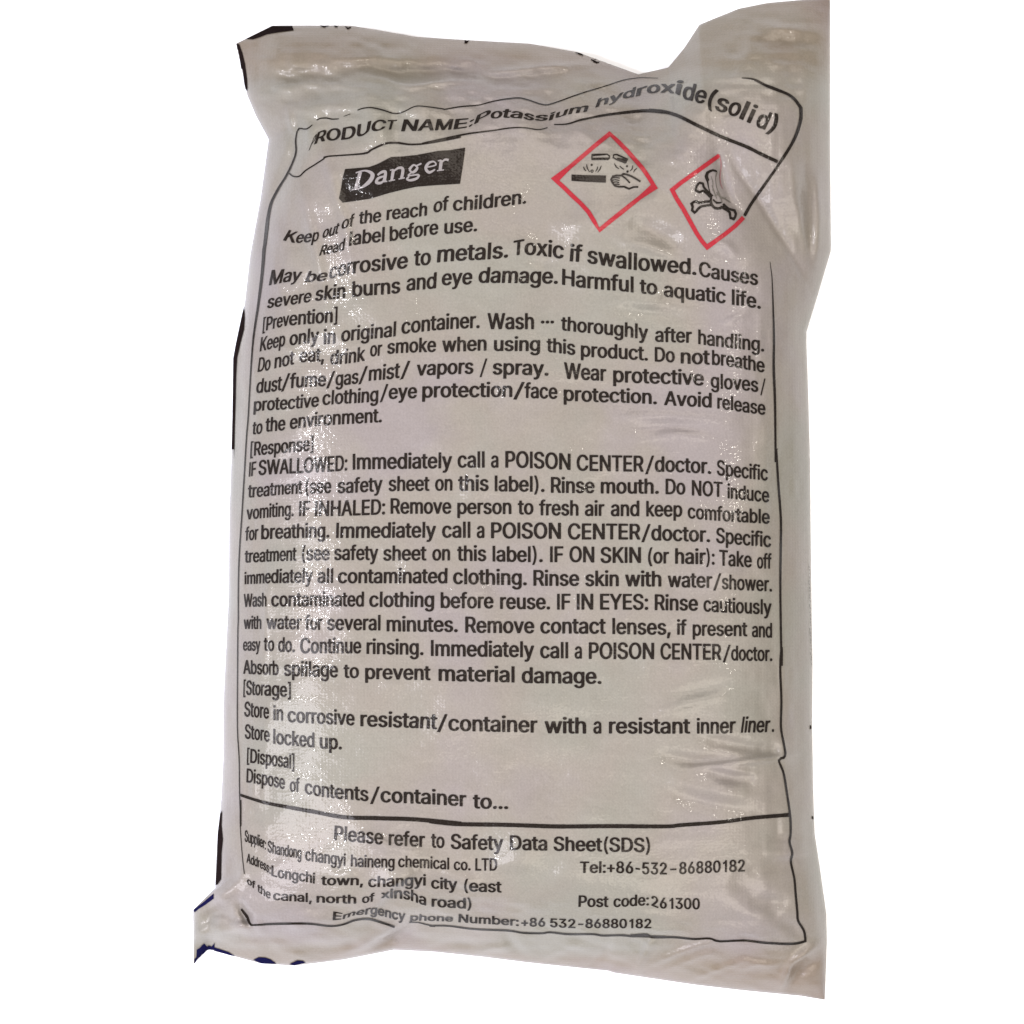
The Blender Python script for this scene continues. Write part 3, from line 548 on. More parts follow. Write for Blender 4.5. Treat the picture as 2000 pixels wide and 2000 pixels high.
# ---- lettering: condensed grotesque outlines (advance, contours), 1/1000 em
GLYPH = json.loads(r'''{"A":[480,[[301,507,294,512,274,515,206,515,184,512,176,506,-7,6,-7,1,-1,-3,21,-7,81,-7,107,-1,112,4,156,131,171,135,319,135,324,129,371,0,379,-4,399,-7,456,-8,479,-4,486,1],[241,365,295,209,291,205,234,205,189,205,183,209,236,364,239,367]]],"B":[456,[[390,464,366,484,334,502,274,515,66,515,44,512,36,506,35,4,46,-5,109,-8,269,-8,324,0,351,8,381,23,399,35,422,61,434,86,442,116,442,156,434,189,419,217,394,242,351,266,395,296,414,326,422,354,419,409,409,436],[299,205,319,181,330,151,327,111,311,86,294,73,269,65,164,65,154,65,150,71,151,221,264,222,281,217],[289,428,297,419,309,391,310,359,299,329,286,312,269,301,246,293,154,293,150,299,152,444,249,445,271,439]]],"C":[510,[[455,444,426,472,406,487,359,509,326,517,294,522,241,522,184,512,146,497,113,476,80,446,56,414,38,379,20,319,15,279,15,234,28,156,38,129,58,91,88,54,106,38,139,16,166,3,201,-7,256,-15,304,-12,346,-4,374,6,420,31,451,60,467,81,487,119,497,159,489,164,469,167,414,168,386,161,367,119,356,103,341,88,319,73,276,60,256,60,221,71,194,88,170,111,158,129,136,184,128,246,133,309,151,366,175,404,209,432,249,447,286,447,311,439,350,414,367,391,386,346,411,340,466,340,489,343,496,348,497,354,484,397]]],"D":[502,[[422,444,374,482,336,499,296,510,259,515,66,515,44,512,36,507,36,1,44,-4,66,-8,244,-8,284,-2,321,6,354,18,396,43,422,66,444,94,469,144,482,194,488,244,485,299,474,351,452,404],[319,410,341,385,354,362,364,334,372,296,375,264,372,216,364,176,354,149,331,113,315,96,286,78,241,65,171,65,154,65,150,71,150,441,156,445,251,442,291,429]]],"E":[419,[[394,509,366,515,66,515,44,512,35,504,36,1,44,-4,66,-8,369,-8,389,-5,400,4,399,56,389,62,361,65,151,67,152,219,349,220,371,223,380,231,380,279,379,284,372,289,351,292,152,294,150,439,152,444,156,445,366,445,389,448,397,456,397,504]]],"F":[410,[[392,509,364,515,66,515,44,512,36,506,35,4,44,-4,66,-8,121,-7,147,-1,150,6,150,94,152,211,341,213,362,216,369,221,370,226,370,274,361,282,339,285,152,286,151,443,364,445,386,448,395,456,395,504]]],"G":[520,[[452,446,417,479,377,501,329,517,291,522,239,522,194,515,161,504,131,489,104,470,73,439,38,381,26,344,18,304,15,276,18,206,28,156,53,99,80,61,110,34,159,6,201,-7,259,-15,306,-12,349,-4,399,16,431,38,457,64,472,84,494,134,502,176,502,251,494,259,479,261,289,262,261,256,258,251,258,204,264,197,289,192,384,192,390,189,387,169,377,134,352,96,321,73,281,60,256,60,221,71,193,89,174,108,146,154,130,214,128,264,138,334,161,384,193,421,228,441,249,447,284,447,296,444,324,432,355,404,386,346,411,340,471,340,496,346,497,359,477,411]]],"H":[517,[[479,509,454,515,399,515,376,512,368,506,368,304,366,299,361,298,152,299,149,506,141,512,119,515,64,515,44,512,36,507,35,6,38,-1,49,-5,121,-7,141,-4,149,1,150,219,151,223,156,225,366,224,368,1,376,-4,399,-8,454,-7,474,-4,481,1,482,501]]],"I":[176,[[35,-8,141,-8,141,515,35,515]]],"J":[396,[[359,509,334,515,279,515,256,512,248,506,248,139,242,106,227,79,211,66,194,58,174,58,151,70,131,99,123,131,122,169,111,177,39,180,11,174,8,166,10,114,18,81,38,46,61,23,79,11,124,-7,194,-15,249,-7,299,16,330,44,344,66,354,91,362,149,362,501]]],"K":[467,[[467,509,439,515,366,515,341,509,154,308,150,314,149,506,141,512,119,515,64,515,44,512,36,507,35,4,44,-4,66,-8,121,-7,146,-2,150,6,150,84,151,166,190,209,196,211,350,-1,379,-8,444,-7,469,-1,470,4,464,14,269,289,465,499]]],"L":[393,[[147,509,121,515,66,515,44,512,35,504,35,4,44,-4,66,-8,266,-8,354,-8,379,-3,385,4,385,54,376,62,356,65,151,67,150,501]]],"M":[628,[[589,509,564,515,481,515,459,512,451,507,316,157,311,164,176,507,169,512,146,515,64,515,38,509,35,501,35,4,44,-4,66,-8,119,-7,144,-1,148,6,148,89,148,266,149,275,151,274,261,1,269,-4,291,-8,339,-7,364,-2,471,266,479,280,481,1,489,-4,511,-8,564,-7,589,-1,592,6,592,501]]],"N":[523,[[484,509,459,515,406,515,384,512,376,506,374,178,361,194,161,507,154,512,134,515,66,515,44,512,36,507,36,1,44,-4,64,-7,119,-8,141,-4,149,1,151,328,157,324,363,-1,389,-7,456,-8,479,-4,486,1,488,501]]],"O":[533,[[458,441,417,479,376,502,341,514,294,522,241,522,184,512,146,497,98,464,68,431,36,374,20,319,15,279,18,206,28,156,51,104,76,68,108,36,154,8,201,-7,254,-15,301,-12,346,-4,404,21,435,44,466,78,494,126,509,171,517,221,517,289,507,346,482,406],[341,420,362,399,374,381,389,351,400,316,405,281,405,226,399,191,387,151,367,116,344,90,319,73,291,63,276,60,241,63,211,76,193,89,158,129,146,154,133,199,128,264,133,309,143,349,161,384,178,406,200,426,224,439,249,447,284,447,316,437]]],"P":[445,[[392,461,371,479,336,499,301,510,269,515,66,515,44,512,36,507,35,6,36,1,44,-4,66,-8,121,-7,141,-4,149,1,152,176,249,178,316,188,369,213,405,249,417,269,430,306,432,376,419,422],[294,422,312,394,320,356,320,336,314,309,297,276,279,261,249,250,154,250,150,256,151,443,246,445,274,437]]],"Q":[533,[[458,441,417,479,371,504,311,520,244,522,184,512,146,497,99,465,69,432,38,379,25,341,15,279,18,206,33,141,58,91,73,71,106,38,136,18,189,-4,231,-12,279,-15,344,-6,373,-44,386,-52,461,-55,489,-49,487,-39,430,39,466,78,492,121,507,161,517,221,517,289,507,346,482,406],[341,420,362,399,374,381,397,329,405,279,402,206,392,164,377,131,369,122,340,156,329,164,306,168,251,168,223,161,226,151,290,66,289,63,276,60,241,63,211,76,178,104,158,129,136,184,130,214,128,261,133,309,143,349,161,384,180,409,209,432,249,447,284,447,316,437]]],"R":[449,[[398,459,371,482,339,499,304,510,271,515,66,515,44,512,36,507,36,1,44,-4,66,-8,121,-7,141,-4,149,1,150,164,150,186,154,190,226,189,329,0,336,-4,359,-8,424,-7,449,-1,450,4,444,16,342,204,344,209,382,231,400,249,419,279,430,309,435,344,432,384,419,426],[296,422,312,399,320,366,317,321,309,301,297,284,279,271,251,263,152,264,151,443,249,445,276,437]]],"S":[447,[[390,464,346,497,301,514,254,522,204,522,166,517,129,507,94,489,60,461,36,421,28,391,28,351,33,331,50,301,76,276,131,246,239,214,289,194,305,181,314,169,320,151,320,129,309,99,300,86,284,73,244,58,206,58,179,66,156,80,141,99,129,136,121,142,99,145,44,145,21,142,13,134,18,104,33,69,48,49,78,21,111,3,156,-10,224,-18,279,-12,324,-2,369,21,405,54,419,76,432,121,432,161,429,174,419,199,405,219,379,242,334,267,229,298,176,318,154,335,143,354,140,369,143,399,158,424,179,439,209,450,246,449,269,442,284,432,302,411,313,379,321,373,344,370,416,373,425,381,419,416,412,434]]],"T":[449,[[439,509,411,515,39,515,16,512,9,507,8,456,16,448,39,445,161,445,167,441,168,156,169,1,176,-4,199,-8,254,-7,274,-4,281,1,283,441,289,445,411,445,434,448,442,456,442,504]]],"U":[517,[[479,509,454,515,399,515,376,512,368,506,368,164,365,149,359,129,341,98,314,73,279,60,239,60,209,71,191,83,174,100,153,144,150,161,149,506,141,512,119,515,64,515,39,509,35,504,35,444,35,154,41,124,56,86,84,48,104,30,121,18,164,-2,229,-15,306,-12,366,3,415,31,447,64,474,116,482,161,482,501]]],"V":[480,[[484,509,459,515,401,515,379,512,368,504,241,141,109,507,101,512,81,515,24,515,1,512,-6,507,28,409,178,1,186,-4,206,-7,291,-5,302,1,309,16,479,484]]],"W":[686,[[692,509,666,515,609,515,586,512,578,506,493,181,488,189,407,501,396,512,374,515,311,515,289,512,281,506,194,183,186,204,106,507,99,512,79,515,24,515,1,512,-7,506,28,376,123,24,134,-2,159,-7,224,-8,246,-4,256,3,333,289,344,317,431,1,439,-4,459,-7,544,-5,554,1,559,14,687,479]]],"X":[474,[[467,509,439,515,376,515,351,509,239,350,234,353,126,509,101,515,36,515,8,509,11,499,174,261,-4,4,1,-3,14,-5,86,-8,109,-4,116,0,236,171,359,-2,384,-7,449,-8,477,-1,477,6,302,264,454,484,467,504]]],"Y":[472,[[474,509,449,515,386,515,364,512,356,507,236,315,116,507,109,512,86,515,24,515,-1,511,-6,506,-4,501,112,314,177,209,178,1,186,-4,209,-8,264,-7,289,-2,292,6,293,209,474,499]]],"Z":[438,[[419,509,391,515,46,515,24,512,16,507,15,456,24,448,46,445,284,445,289,441,18,49,18,6,21,-1,49,-8,394,-8,416,-4,424,1,425,54,416,62,394,65,156,65,150,69,422,461,422,501]]],"a":[389,[[335,339,315,359,281,377,256,385,206,392,181,392,131,385,104,377,74,362,51,345,33,324,17,294,21,287,79,270,96,268,114,270,124,275,140,299,156,312,181,322,209,322,226,314,237,304,250,271,249,246,239,236,126,220,85,209,61,199,38,184,18,161,8,134,5,99,11,69,28,36,44,20,86,-4,136,-15,204,-12,249,3,261,-4,281,-7,334,-7,356,-3,362,6,362,261,352,311],[248,169,250,126,247,111,234,86,219,70,199,58,179,52,159,53,133,66,123,79,118,96,118,119,131,142,146,152,174,160]]],"b":[424,[[361,342,334,364,304,379,276,387,241,392,181,387,139,372,136,507,129,512,106,515,56,515,31,509,28,501,28,111,28,4,36,-4,59,-8,109,-7,129,-4,141,6,161,-4,189,-12,251,-15,301,-4,339,16,369,43,384,64,407,116,415,161,415,216,404,269,387,309],[259,308,282,281,300,231,302,166,297,134,277,89,246,61,231,55,209,55,181,70,158,99,140,151,138,209,146,251,164,290,184,310,196,317,211,322,229,322]]],"c":[396,[[357,331,336,352,319,364,271,384,219,392,194,392,144,384,101,367,74,347,55,329,33,296,23,274,10,219,10,156,26,96,50,54,81,23,99,11,151,-10,184,-15,231,-15,284,-4,316,11,336,25,355,41,372,64,384,91,384,104,374,109,321,122,291,122,279,114,260,79,236,61,219,55,184,58,169,68,150,86,131,124,123,159,123,216,133,259,146,284,164,305,181,317,199,322,214,322,236,316,262,294,281,261,306,255,376,271,384,276,379,296]]],"d":[424,[[394,509,369,515,316,515,294,512,286,507,284,373,254,384,209,392,149,387,109,374,91,364,69,347,49,325,26,284,13,239,10,159,16,124,31,81,58,41,88,14,119,-2,174,-15,236,-12,264,-4,284,6,296,-4,319,-8,369,-7,389,-4,396,1,398,501],[246,305,259,291,274,265,285,224,287,176,282,141,274,114,257,84,240,66,224,58,194,55,163,71,143,96,133,116,123,159,123,219,133,261,146,286,158,301,179,317,196,322,211,322,229,317]]],"e":[404,[[346,340,304,371,254,387,194,392,126,379,78,351,46,317,23,274,10,219,10,156,23,101,41,65,60,41,83,21,126,-2,186,-15,256,-12,291,-4,311,4,337,19,365,44,387,81,388,89,385,94,326,110,309,112,291,110,281,104,261,74,244,61,216,53,194,56,164,71,146,89,128,124,123,159,129,162,364,162,392,169,395,176,395,226,387,269,367,314],[251,302,272,271,282,236,281,229,134,228,124,229,122,234,133,269,145,289,174,314,196,322,214,322,231,317]]],"f":[254,[[264,524,224,535,176,538,131,529,109,519,94,510,73,489,61,466,55,441,54,389,-6,385,-17,379,-18,334,-14,326,11,320,51,320,55,316,55,6,56,1,64,-4,86,-8,139,-7,159,-4,167,1,168,316,174,320,241,323,249,326,252,334,251,379,244,384,224,387,169,389,168,434,178,459,191,467,224,463,244,466,251,470,267,516]]],"g":[425,[[394,381,369,387,316,387,294,383,284,371,256,384,209,392,184,392,136,384,91,364,65,344,38,309,21,271,10,221,10,159,15,131,26,99,41,71,73,36,116,11,176,-2,234,0,259,6,284,18,287,16,285,-29,274,-56,254,-77,226,-88,194,-90,169,-82,154,-72,124,-39,116,-35,84,-36,28,-69,31,-79,48,-101,79,-127,121,-147,179,-157,234,-157,291,-147,336,-127,362,-106,387,-69,397,-26,398,374],[252,301,274,266,287,214,287,171,274,119,252,86,239,76,221,68,189,68,171,76,156,88,143,104,133,124,123,164,123,221,138,274,159,302,194,322,214,322,224,319]]],"h":[410,[[352,341,321,369,274,387,216,392,171,384,139,373,136,507,129,512,106,515,56,515,36,512,29,507,28,4,36,-4,56,-7,106,-8,129,-4,137,4,138,49,138,224,143,264,153,286,171,307,194,319,214,322,231,317,252,299,262,284,270,256,271,1,279,-4,301,-8,354,-7,374,-4,381,1,382,259,369,314]]],"i":[167,[[134,381,109,387,59,388,36,384,28,376,28,6,31,-1,56,-7,106,-8,129,-4,137,4,138,374],[140,511,121,524,94,530,56,527,41,522,25,509,18,494,18,471,30,454,51,441,79,435,109,438,131,448,144,461,152,481,149,496]]],"j":[167,[[134,381,109,387,59,388,36,384,28,379,27,-41,21,-64,10,-76,-26,-83,-34,-89,-35,-136,-32,-144,-6,-150,21,-150,71,-139,104,-120,117,-106,132,-79,138,-54,138,374],[139,512,121,524,94,530,54,527,36,519,23,506,15,484,19,468,29,455,49,441,79,435,109,438,131,448,144,460,150,474,149,496]]],"k":[381,[[382,381,354,388,291,388,266,383,139,258,137,506,129,512,106,515,56,515,36,512,29,507,28,4,39,-5,89,-8,126,-5,137,1,138,136,149,149,154,147,271,-2,296,-7,364,-8,386,-4,394,1,386,15,227,216,380,374]]],"l":[179,[[37,-8,142,-8,142,521,37,521]]],"m":[610,[[548,354,529,369,504,382,459,392,414,392,374,384,346,372,321,354,296,374,276,384,239,392,181,390,141,375,129,384,109,387,56,387,31,381,28,374,28,4,36,-4,56,-7,106,-8,129,-4,137,4,138,234,140,261,146,279,154,295,173,314,191,322,206,322,224,314,236,302,247,281,249,268,250,6,253,-1,279,-7,329,-8,351,-4,359,1,360,256,363,271,371,291,389,312,409,322,424,322,455,306,464,291,470,271,471,1,479,-4,499,-7,551,-8,574,-4,581,1,582,6,582,269,572,316]]],"n":[410,[[350,344,330,364,301,379,274,387,239,392,184,387,141,372,129,384,109,387,56,387,31,381,28,374,28,1,36,-4,59,-8,109,-7,129,-4,137,1,138,181,140,251,146,271,160,296,174,309,206,322,224,319,240,311,259,289,270,256,271,1,279,-4,301,-8,354,-7,379,-1,382,6,382,259,369,314]]],"o":[415,[[360,329,327,359,294,377,269,385,219,392,194,392,144,384,101,367,74,347,54,327,32,294,18,259,10,219,10,156,16,126,36,76,55,49,83,21,114,3,139,-7,184,-15,231,-15,276,-7,316,11,346,33,377,71,391,100,405,159,405,221,397,259,379,301],[251,305,276,274,292,221,295,176,282,116,257,76,231,58,221,55,194,55,179,61,165,71,149,88,138,106,123,159,123,216,133,259,155,296,181,317,199,322,216,322,236,316]]],"p":[424,[[361,342,334,364,304,379,276,387,241,392,181,387,141,371,131,383,109,387,56,387,36,384,28,379,28,-136,31,-144,39,-147,109,-150,129,-147,137,-141,139,6,176,-9,206,-15,251,-15,281,-10,301,-4,340,16,370,44,384,64,399,94,410,129,415,161,415,216,409,249,397,289,387,309],[259,308,282,281,300,231,302,166,297,134,277,89,246,61,231,55,209,55,181,70,158,99,140,151,138,209,146,251,164,290,184,310,196,317,211,322,229,322]]],"q":[424,[[394,381,369,387,316,387,294,383,284,371,254,384,209,392,149,387,109,374,83,359,60,339,38,309,18,261,10,221,10,156,21,106,41,64,76,23,119,-2,144,-10,174,-15,219,-15,249,-9,284,4,286,-142,294,-147,314,-150,366,-150,389,-147,397,-141,398,374],[246,305,259,291,274,265,285,224,287,176,282,141,274,114,257,84,240,66,224,58,194,55,163,71,143,96,133,116,123,159,123,219,133,261,146,286,158,301,179,317,196,322,211,322,229,317]]],"r":[259,[[264,386,239,392,204,392,159,384,141,376,129,384,106,388,56,387,36,384,28,379,28,6,29,1,36,-4,59,-8,109,-7,129,-4,137,1,138,234,141,259,156,292,181,312,196,317,239,315,264,321,268,329,268,379]]],"s":[365,[[320,344,289,369,261,382,221,390,176,392,136,387,106,379,71,362,45,339,28,311,22,289,23,254,28,236,40,216,60,196,91,178,119,168,199,149,224,139,239,121,242,96,234,75,216,61,191,53,176,52,161,56,144,65,126,86,119,107,111,112,79,112,19,99,11,94,13,81,28,49,38,36,69,11,101,-4,156,-15,206,-15,241,-10,276,1,312,21,335,44,354,84,355,124,344,154,330,174,301,194,274,207,186,228,154,241,138,256,133,276,136,291,145,306,161,319,181,325,199,324,217,316,234,296,244,278,251,273,271,270,336,283,345,289,347,296,339,316]]],"t":[227,[[147,471,119,478,69,477,43,471,40,464,40,391,36,388,11,387,-14,381,-17,376,-18,334,-16,328,-9,323,36,320,40,316,40,79,48,49,60,29,84,8,111,-4,151,-10,174,-12,216,-7,234,-2,237,6,224,54,199,60,166,58,156,68,153,79,150,96,150,316,154,320,201,320,226,326,230,331,230,374,227,381,219,385,151,389,150,464]]],"u":[410,[[379,381,354,387,301,388,279,384,271,379,270,134,267,119,257,94,244,78,229,66,206,58,184,61,163,74,146,100,140,121,136,379,129,384,106,388,56,387,31,382,28,374,28,306,28,121,30,101,38,71,48,51,71,23,114,-2,164,-12,216,-10,249,-2,269,8,281,-4,301,-7,371,-5,379,-1,382,6,382,374]]],"v":[389,[[392,381,366,387,311,388,289,384,281,379,196,149,193,149,186,166,107,381,81,387,24,388,1,384,-6,379,32,276,138,1,146,-4,169,-8,221,-8,244,-4,252,1,287,91,392,366,395,376]]],"w":[567,[[567,381,541,387,486,388,464,384,456,379,399,180,396,181,391,196,342,379,331,385,256,387,236,384,228,379,177,196,169,178,111,379,104,384,81,388,29,388,5,384,-2,376,38,246,106,21,116,-2,141,-7,194,-8,216,-4,224,1,278,191,284,202,344,1,351,-4,374,-8,446,-4,457,6,567,369]]],"x":[379,[[374,381,346,388,286,387,261,382,191,280,121,382,96,387,36,388,8,381,6,376,11,369,129,194,0,6,-1,1,6,-4,29,-8,86,-8,114,-2,189,107,194,104,264,-2,289,-7,351,-8,379,-1,380,4,372,16,250,191,375,376]]],"y":[389,[[392,381,366,387,311,388,289,384,281,379,204,169,194,148,109,379,101,384,79,388,21,387,-4,381,-7,376,1,356,104,86,137,1,129,-26,112,-66,99,-79,89,-82,49,-80,38,-86,23,-139,39,-147,74,-152,124,-150,149,-144,174,-132,201,-107,229,-59,392,366,395,376]]],"z":[380,[[354,381,326,388,54,388,31,384,24,379,23,326,31,318,54,315,216,315,222,311,21,51,18,44,18,4,24,-3,49,-8,331,-8,354,-4,361,1,362,54,354,62,331,65,164,65,158,69,354,326,357,336,357,376]]],"0":[453,[[370,464,347,486,306,509,249,522,206,522,161,514,126,499,99,480,73,451,48,406,33,356,23,284,22,226,28,176,43,114,63,71,84,45,108,21,149,-2,179,-10,234,-15,286,-7,309,1,354,28,382,59,402,94,420,149,430,216,430,289,420,359,407,401,394,429],[270,431,287,409,297,389,309,351,315,321,320,254,312,169,299,126,287,101,262,71,236,58,219,58,199,66,184,78,156,121,138,191,135,294,141,336,153,381,168,411,195,441,219,452,231,452,256,442]]],"1":[400,[[205,-8,309,-8,309,515,222,515,190,455,100,415,100,338,205,372]]],"2":[453,[[372,464,341,492,301,512,249,522,204,522,169,517,131,504,100,486,73,459,53,426,45,404,40,366,49,358,121,355,149,361,152,366,156,394,169,422,194,444,216,452,244,449,269,435,287,411,295,384,292,344,271,300,215,234,85,96,41,49,40,4,49,-4,71,-8,384,-8,406,-4,414,1,415,54,406,62,384,65,186,66,335,226,367,266,396,318,405,349,405,394,397,424]]],"3":[453,[[394,509,366,515,76,515,54,512,46,506,45,456,54,448,76,445,257,444,134,302,133,251,141,243,161,240,219,240,236,237,256,229,274,217,289,199,302,169,305,141,299,111,287,89,276,78,251,63,231,58,204,58,174,68,150,89,141,105,134,131,126,137,104,140,49,140,21,134,23,104,36,71,48,54,71,30,119,3,166,-10,229,-15,296,-4,354,23,369,35,394,64,407,86,418,129,415,176,409,196,397,221,372,251,344,272,319,284,291,292,264,296,258,301,392,454,398,466,397,504]]],"4":[453,[[332,509,306,515,251,515,229,512,221,507,21,169,15,156,15,109,24,101,46,98,254,97,258,91,258,1,266,-4,286,-7,339,-7,359,-4,366,1,368,89,371,97,409,98,434,104,437,109,438,156,436,162,429,167,371,170,368,174,367,314,359,322,289,325,266,322,259,317,256,171,144,170,139,174,332,501]]],"5":[453,[[389,509,361,515,101,515,79,512,71,507,43,254,51,248,66,245,126,239,144,241,174,259,209,270,224,270,249,262,275,241,294,209,302,179,302,146,292,109,277,86,256,68,231,58,209,58,176,75,158,96,147,129,136,135,66,138,44,134,35,126,39,102,51,71,81,33,133,1,171,-10,229,-15,294,-4,336,16,377,51,404,96,415,139,415,189,409,216,394,251,381,272,346,307,296,332,251,340,206,340,166,332,162,339,173,431,177,444,361,445,384,448,392,456,392,504]]],"6":[453,[[342,509,316,515,256,515,234,512,226,507,88,304,61,254,43,201,38,159,46,106,58,76,85,39,114,16,149,-2,179,-10,229,-15,289,-7,316,3,347,21,372,44,389,66,410,116,415,159,409,201,394,241,372,271,344,294,306,312,244,322,221,321,220,324,342,501],[271,238,294,205,302,171,300,129,287,96,262,69,249,61,229,55,204,61,182,76,161,106,150,144,153,186,166,219,188,244,216,257,234,257,251,252]]],"7":[453,[[412,509,384,515,69,515,46,512,39,507,38,456,46,448,69,445,289,445,294,442,158,171,74,1,81,-4,101,-7,159,-8,181,-4,191,3,414,446,415,501]]],"8":[453,[[378,461,352,486,316,507,281,517,249,522,204,522,149,512,121,499,89,477,69,455,53,426,45,394,45,369,51,341,73,301,91,283,117,266,85,249,60,226,38,191,30,166,28,119,31,101,46,66,69,40,83,26,104,13,146,-4,189,-12,239,-15,294,-7,339,8,374,30,406,65,417,86,425,114,425,156,419,179,407,206,389,230,366,249,336,266,364,285,379,300,399,335,405,356,408,384,402,416,392,441],[284,205,304,177,312,144,309,116,292,84,269,66,241,58,196,61,166,78,148,101,140,131,143,164,160,196,181,214,214,227,241,227,266,217],[272,434,289,406,295,379,292,354,277,324,261,308,236,298,214,298,199,303,180,316,163,344,158,369,161,399,166,414,178,431,199,447,219,452,246,449]]],"9":[453,[[372,464,344,489,306,509,249,522,204,522,151,512,124,499,98,481,61,439,43,396,38,359,40,321,51,284,75,244,111,213,136,201,164,193,232,186,189,121,109,1,116,-4,139,-8,199,-7,224,-2,344,174,377,226,394,261,407,296,415,349,412,376,402,416,389,441],[271,432,294,397,302,366,302,336,292,299,271,270,254,258,234,251,221,250,204,256,182,271,171,284,159,305,150,339,153,379,168,416,193,441,219,452,234,452,251,447]]],".":[188,[[152,74,129,89,99,95,74,92,51,84,38,74,25,51,26,29,38,9,61,-7,91,-12,119,-9,144,1,157,14,165,31,164,54]]],",":[188,[[159,71,134,77,74,78,51,74,44,69,14,-119,21,-124,44,-128,81,-127,101,-124,109,-119,157,51]]],":":[188,[[152,74,129,89,99,95,74,92,51,84,38,74,25,51,26,29,38,9,61,-7,91,-12,119,-9,144,1,157,14,165,31,164,54],[152,349,129,364,99,370,74,367,51,359,35,346,25,326,26,304,38,284,61,268,91,263,119,266,144,276,157,289,165,306,164,329]]],"/":[249,[[238,534,176,535,171,526,16,-49,10,-71,12,-79,69,-80,77,-76,239,526]]],"(":[273,[[246,541,236,545,174,545,161,536,133,481,108,411,93,351,80,279,78,164,90,84,103,36,126,-24,164,-96,174,-100,236,-100,247,-94,191,46,175,104,165,166,165,251,180,344,208,441,247,534]]],")":[273,[[109,541,99,545,36,545,25,539,64,444,84,379,105,279,110,224,107,159,89,69,62,-11,26,-91,26,-96,36,-100,99,-100,112,-94,141,-37,159,6,179,69,192,134,198,219,185,331,152,451,134,494]]],"[":[273,[[249,541,239,545,101,545,90,539,90,-94,99,-100,166,-100,241,-100,250,-94,249,-41,241,-38,176,-37,172,-31,173,479,176,482,241,483,249,486]]],"]":[273,[[184,541,174,545,36,545,25,539,26,486,34,483,96,482,100,476,100,-34,94,-38,39,-38,31,-38,25,-44,25,-94,31,-99,174,-100,185,-94]]],"+":[453,[[277,364,251,370,204,370,181,367,174,362,171,234,66,232,46,229,38,224,38,176,46,168,69,165,171,163,172,41,176,34,201,28,249,28,271,31,279,36,282,164,386,165,406,168,414,174,415,221,406,229,384,232,281,234,280,356]]],"-":[453,[[359,246,331,252,121,252,101,250,90,241,90,194,93,186,121,180,331,180,351,183,362,191,362,239]]]}''')
CAPH = max(c[i + 1] for c in GLYPH["H"][1] for i in range(0, len(c), 2))
GLYPH[" "] = [190, []]
_dot = GLYPH["."]
_mid = max(c[i + 1] for c in _dot[1] for i in range(0, len(c), 2))
GLYPH["~"] = [_dot[0], [[q + (CAPH // 2 - _mid // 2 if i % 2 else 0) for i, q in enumerate(c)] for c in _dot[1]]]
TRIS = {}
def area2(c): return sum(c[i] * c[(i + 3) % len(c)] - c[(i + 2) % len(c)] * c[i + 1] for i in range(0, len(c), 2))
def glyph(ch):
    if ch not in TRIS:
        cs = GLYPH[ch][1]
        P = [[(c[i], c[i + 1]) for i in range(0, len(c), 2)] for c in cs]
        outer = [p for p, c in zip(P, cs) if area2(c) > 0]; inner = [p for p, c in zip(P, cs) if area2(c) <= 0]
        V_, T_ = [], []
        for o_ in outer:
            xs = [q[0] for q in o_]; ys = [q[1] for q in o_]
            mine = [h for h in inner if min(xs) <= h[0][0] <= max(xs) and min(ys) <= h[0][1] <= max(ys)]
            loops = [[Vector((x, y, 0)) for x, y in L_] for L_ in [o_] + mine]
            base = len(V_)
            V_ += [(q.x, q.y) for L_ in loops for q in L_]
            T_ += [tuple(base + i for i in t) for t in tessellate_polygon(loops)]
        xs = [q[0] for q in V_] or [0, GLYPH[ch][0]]
        TRIS[ch] = (V_, T_, min(xs), max(xs))
    return TRIS[ch]

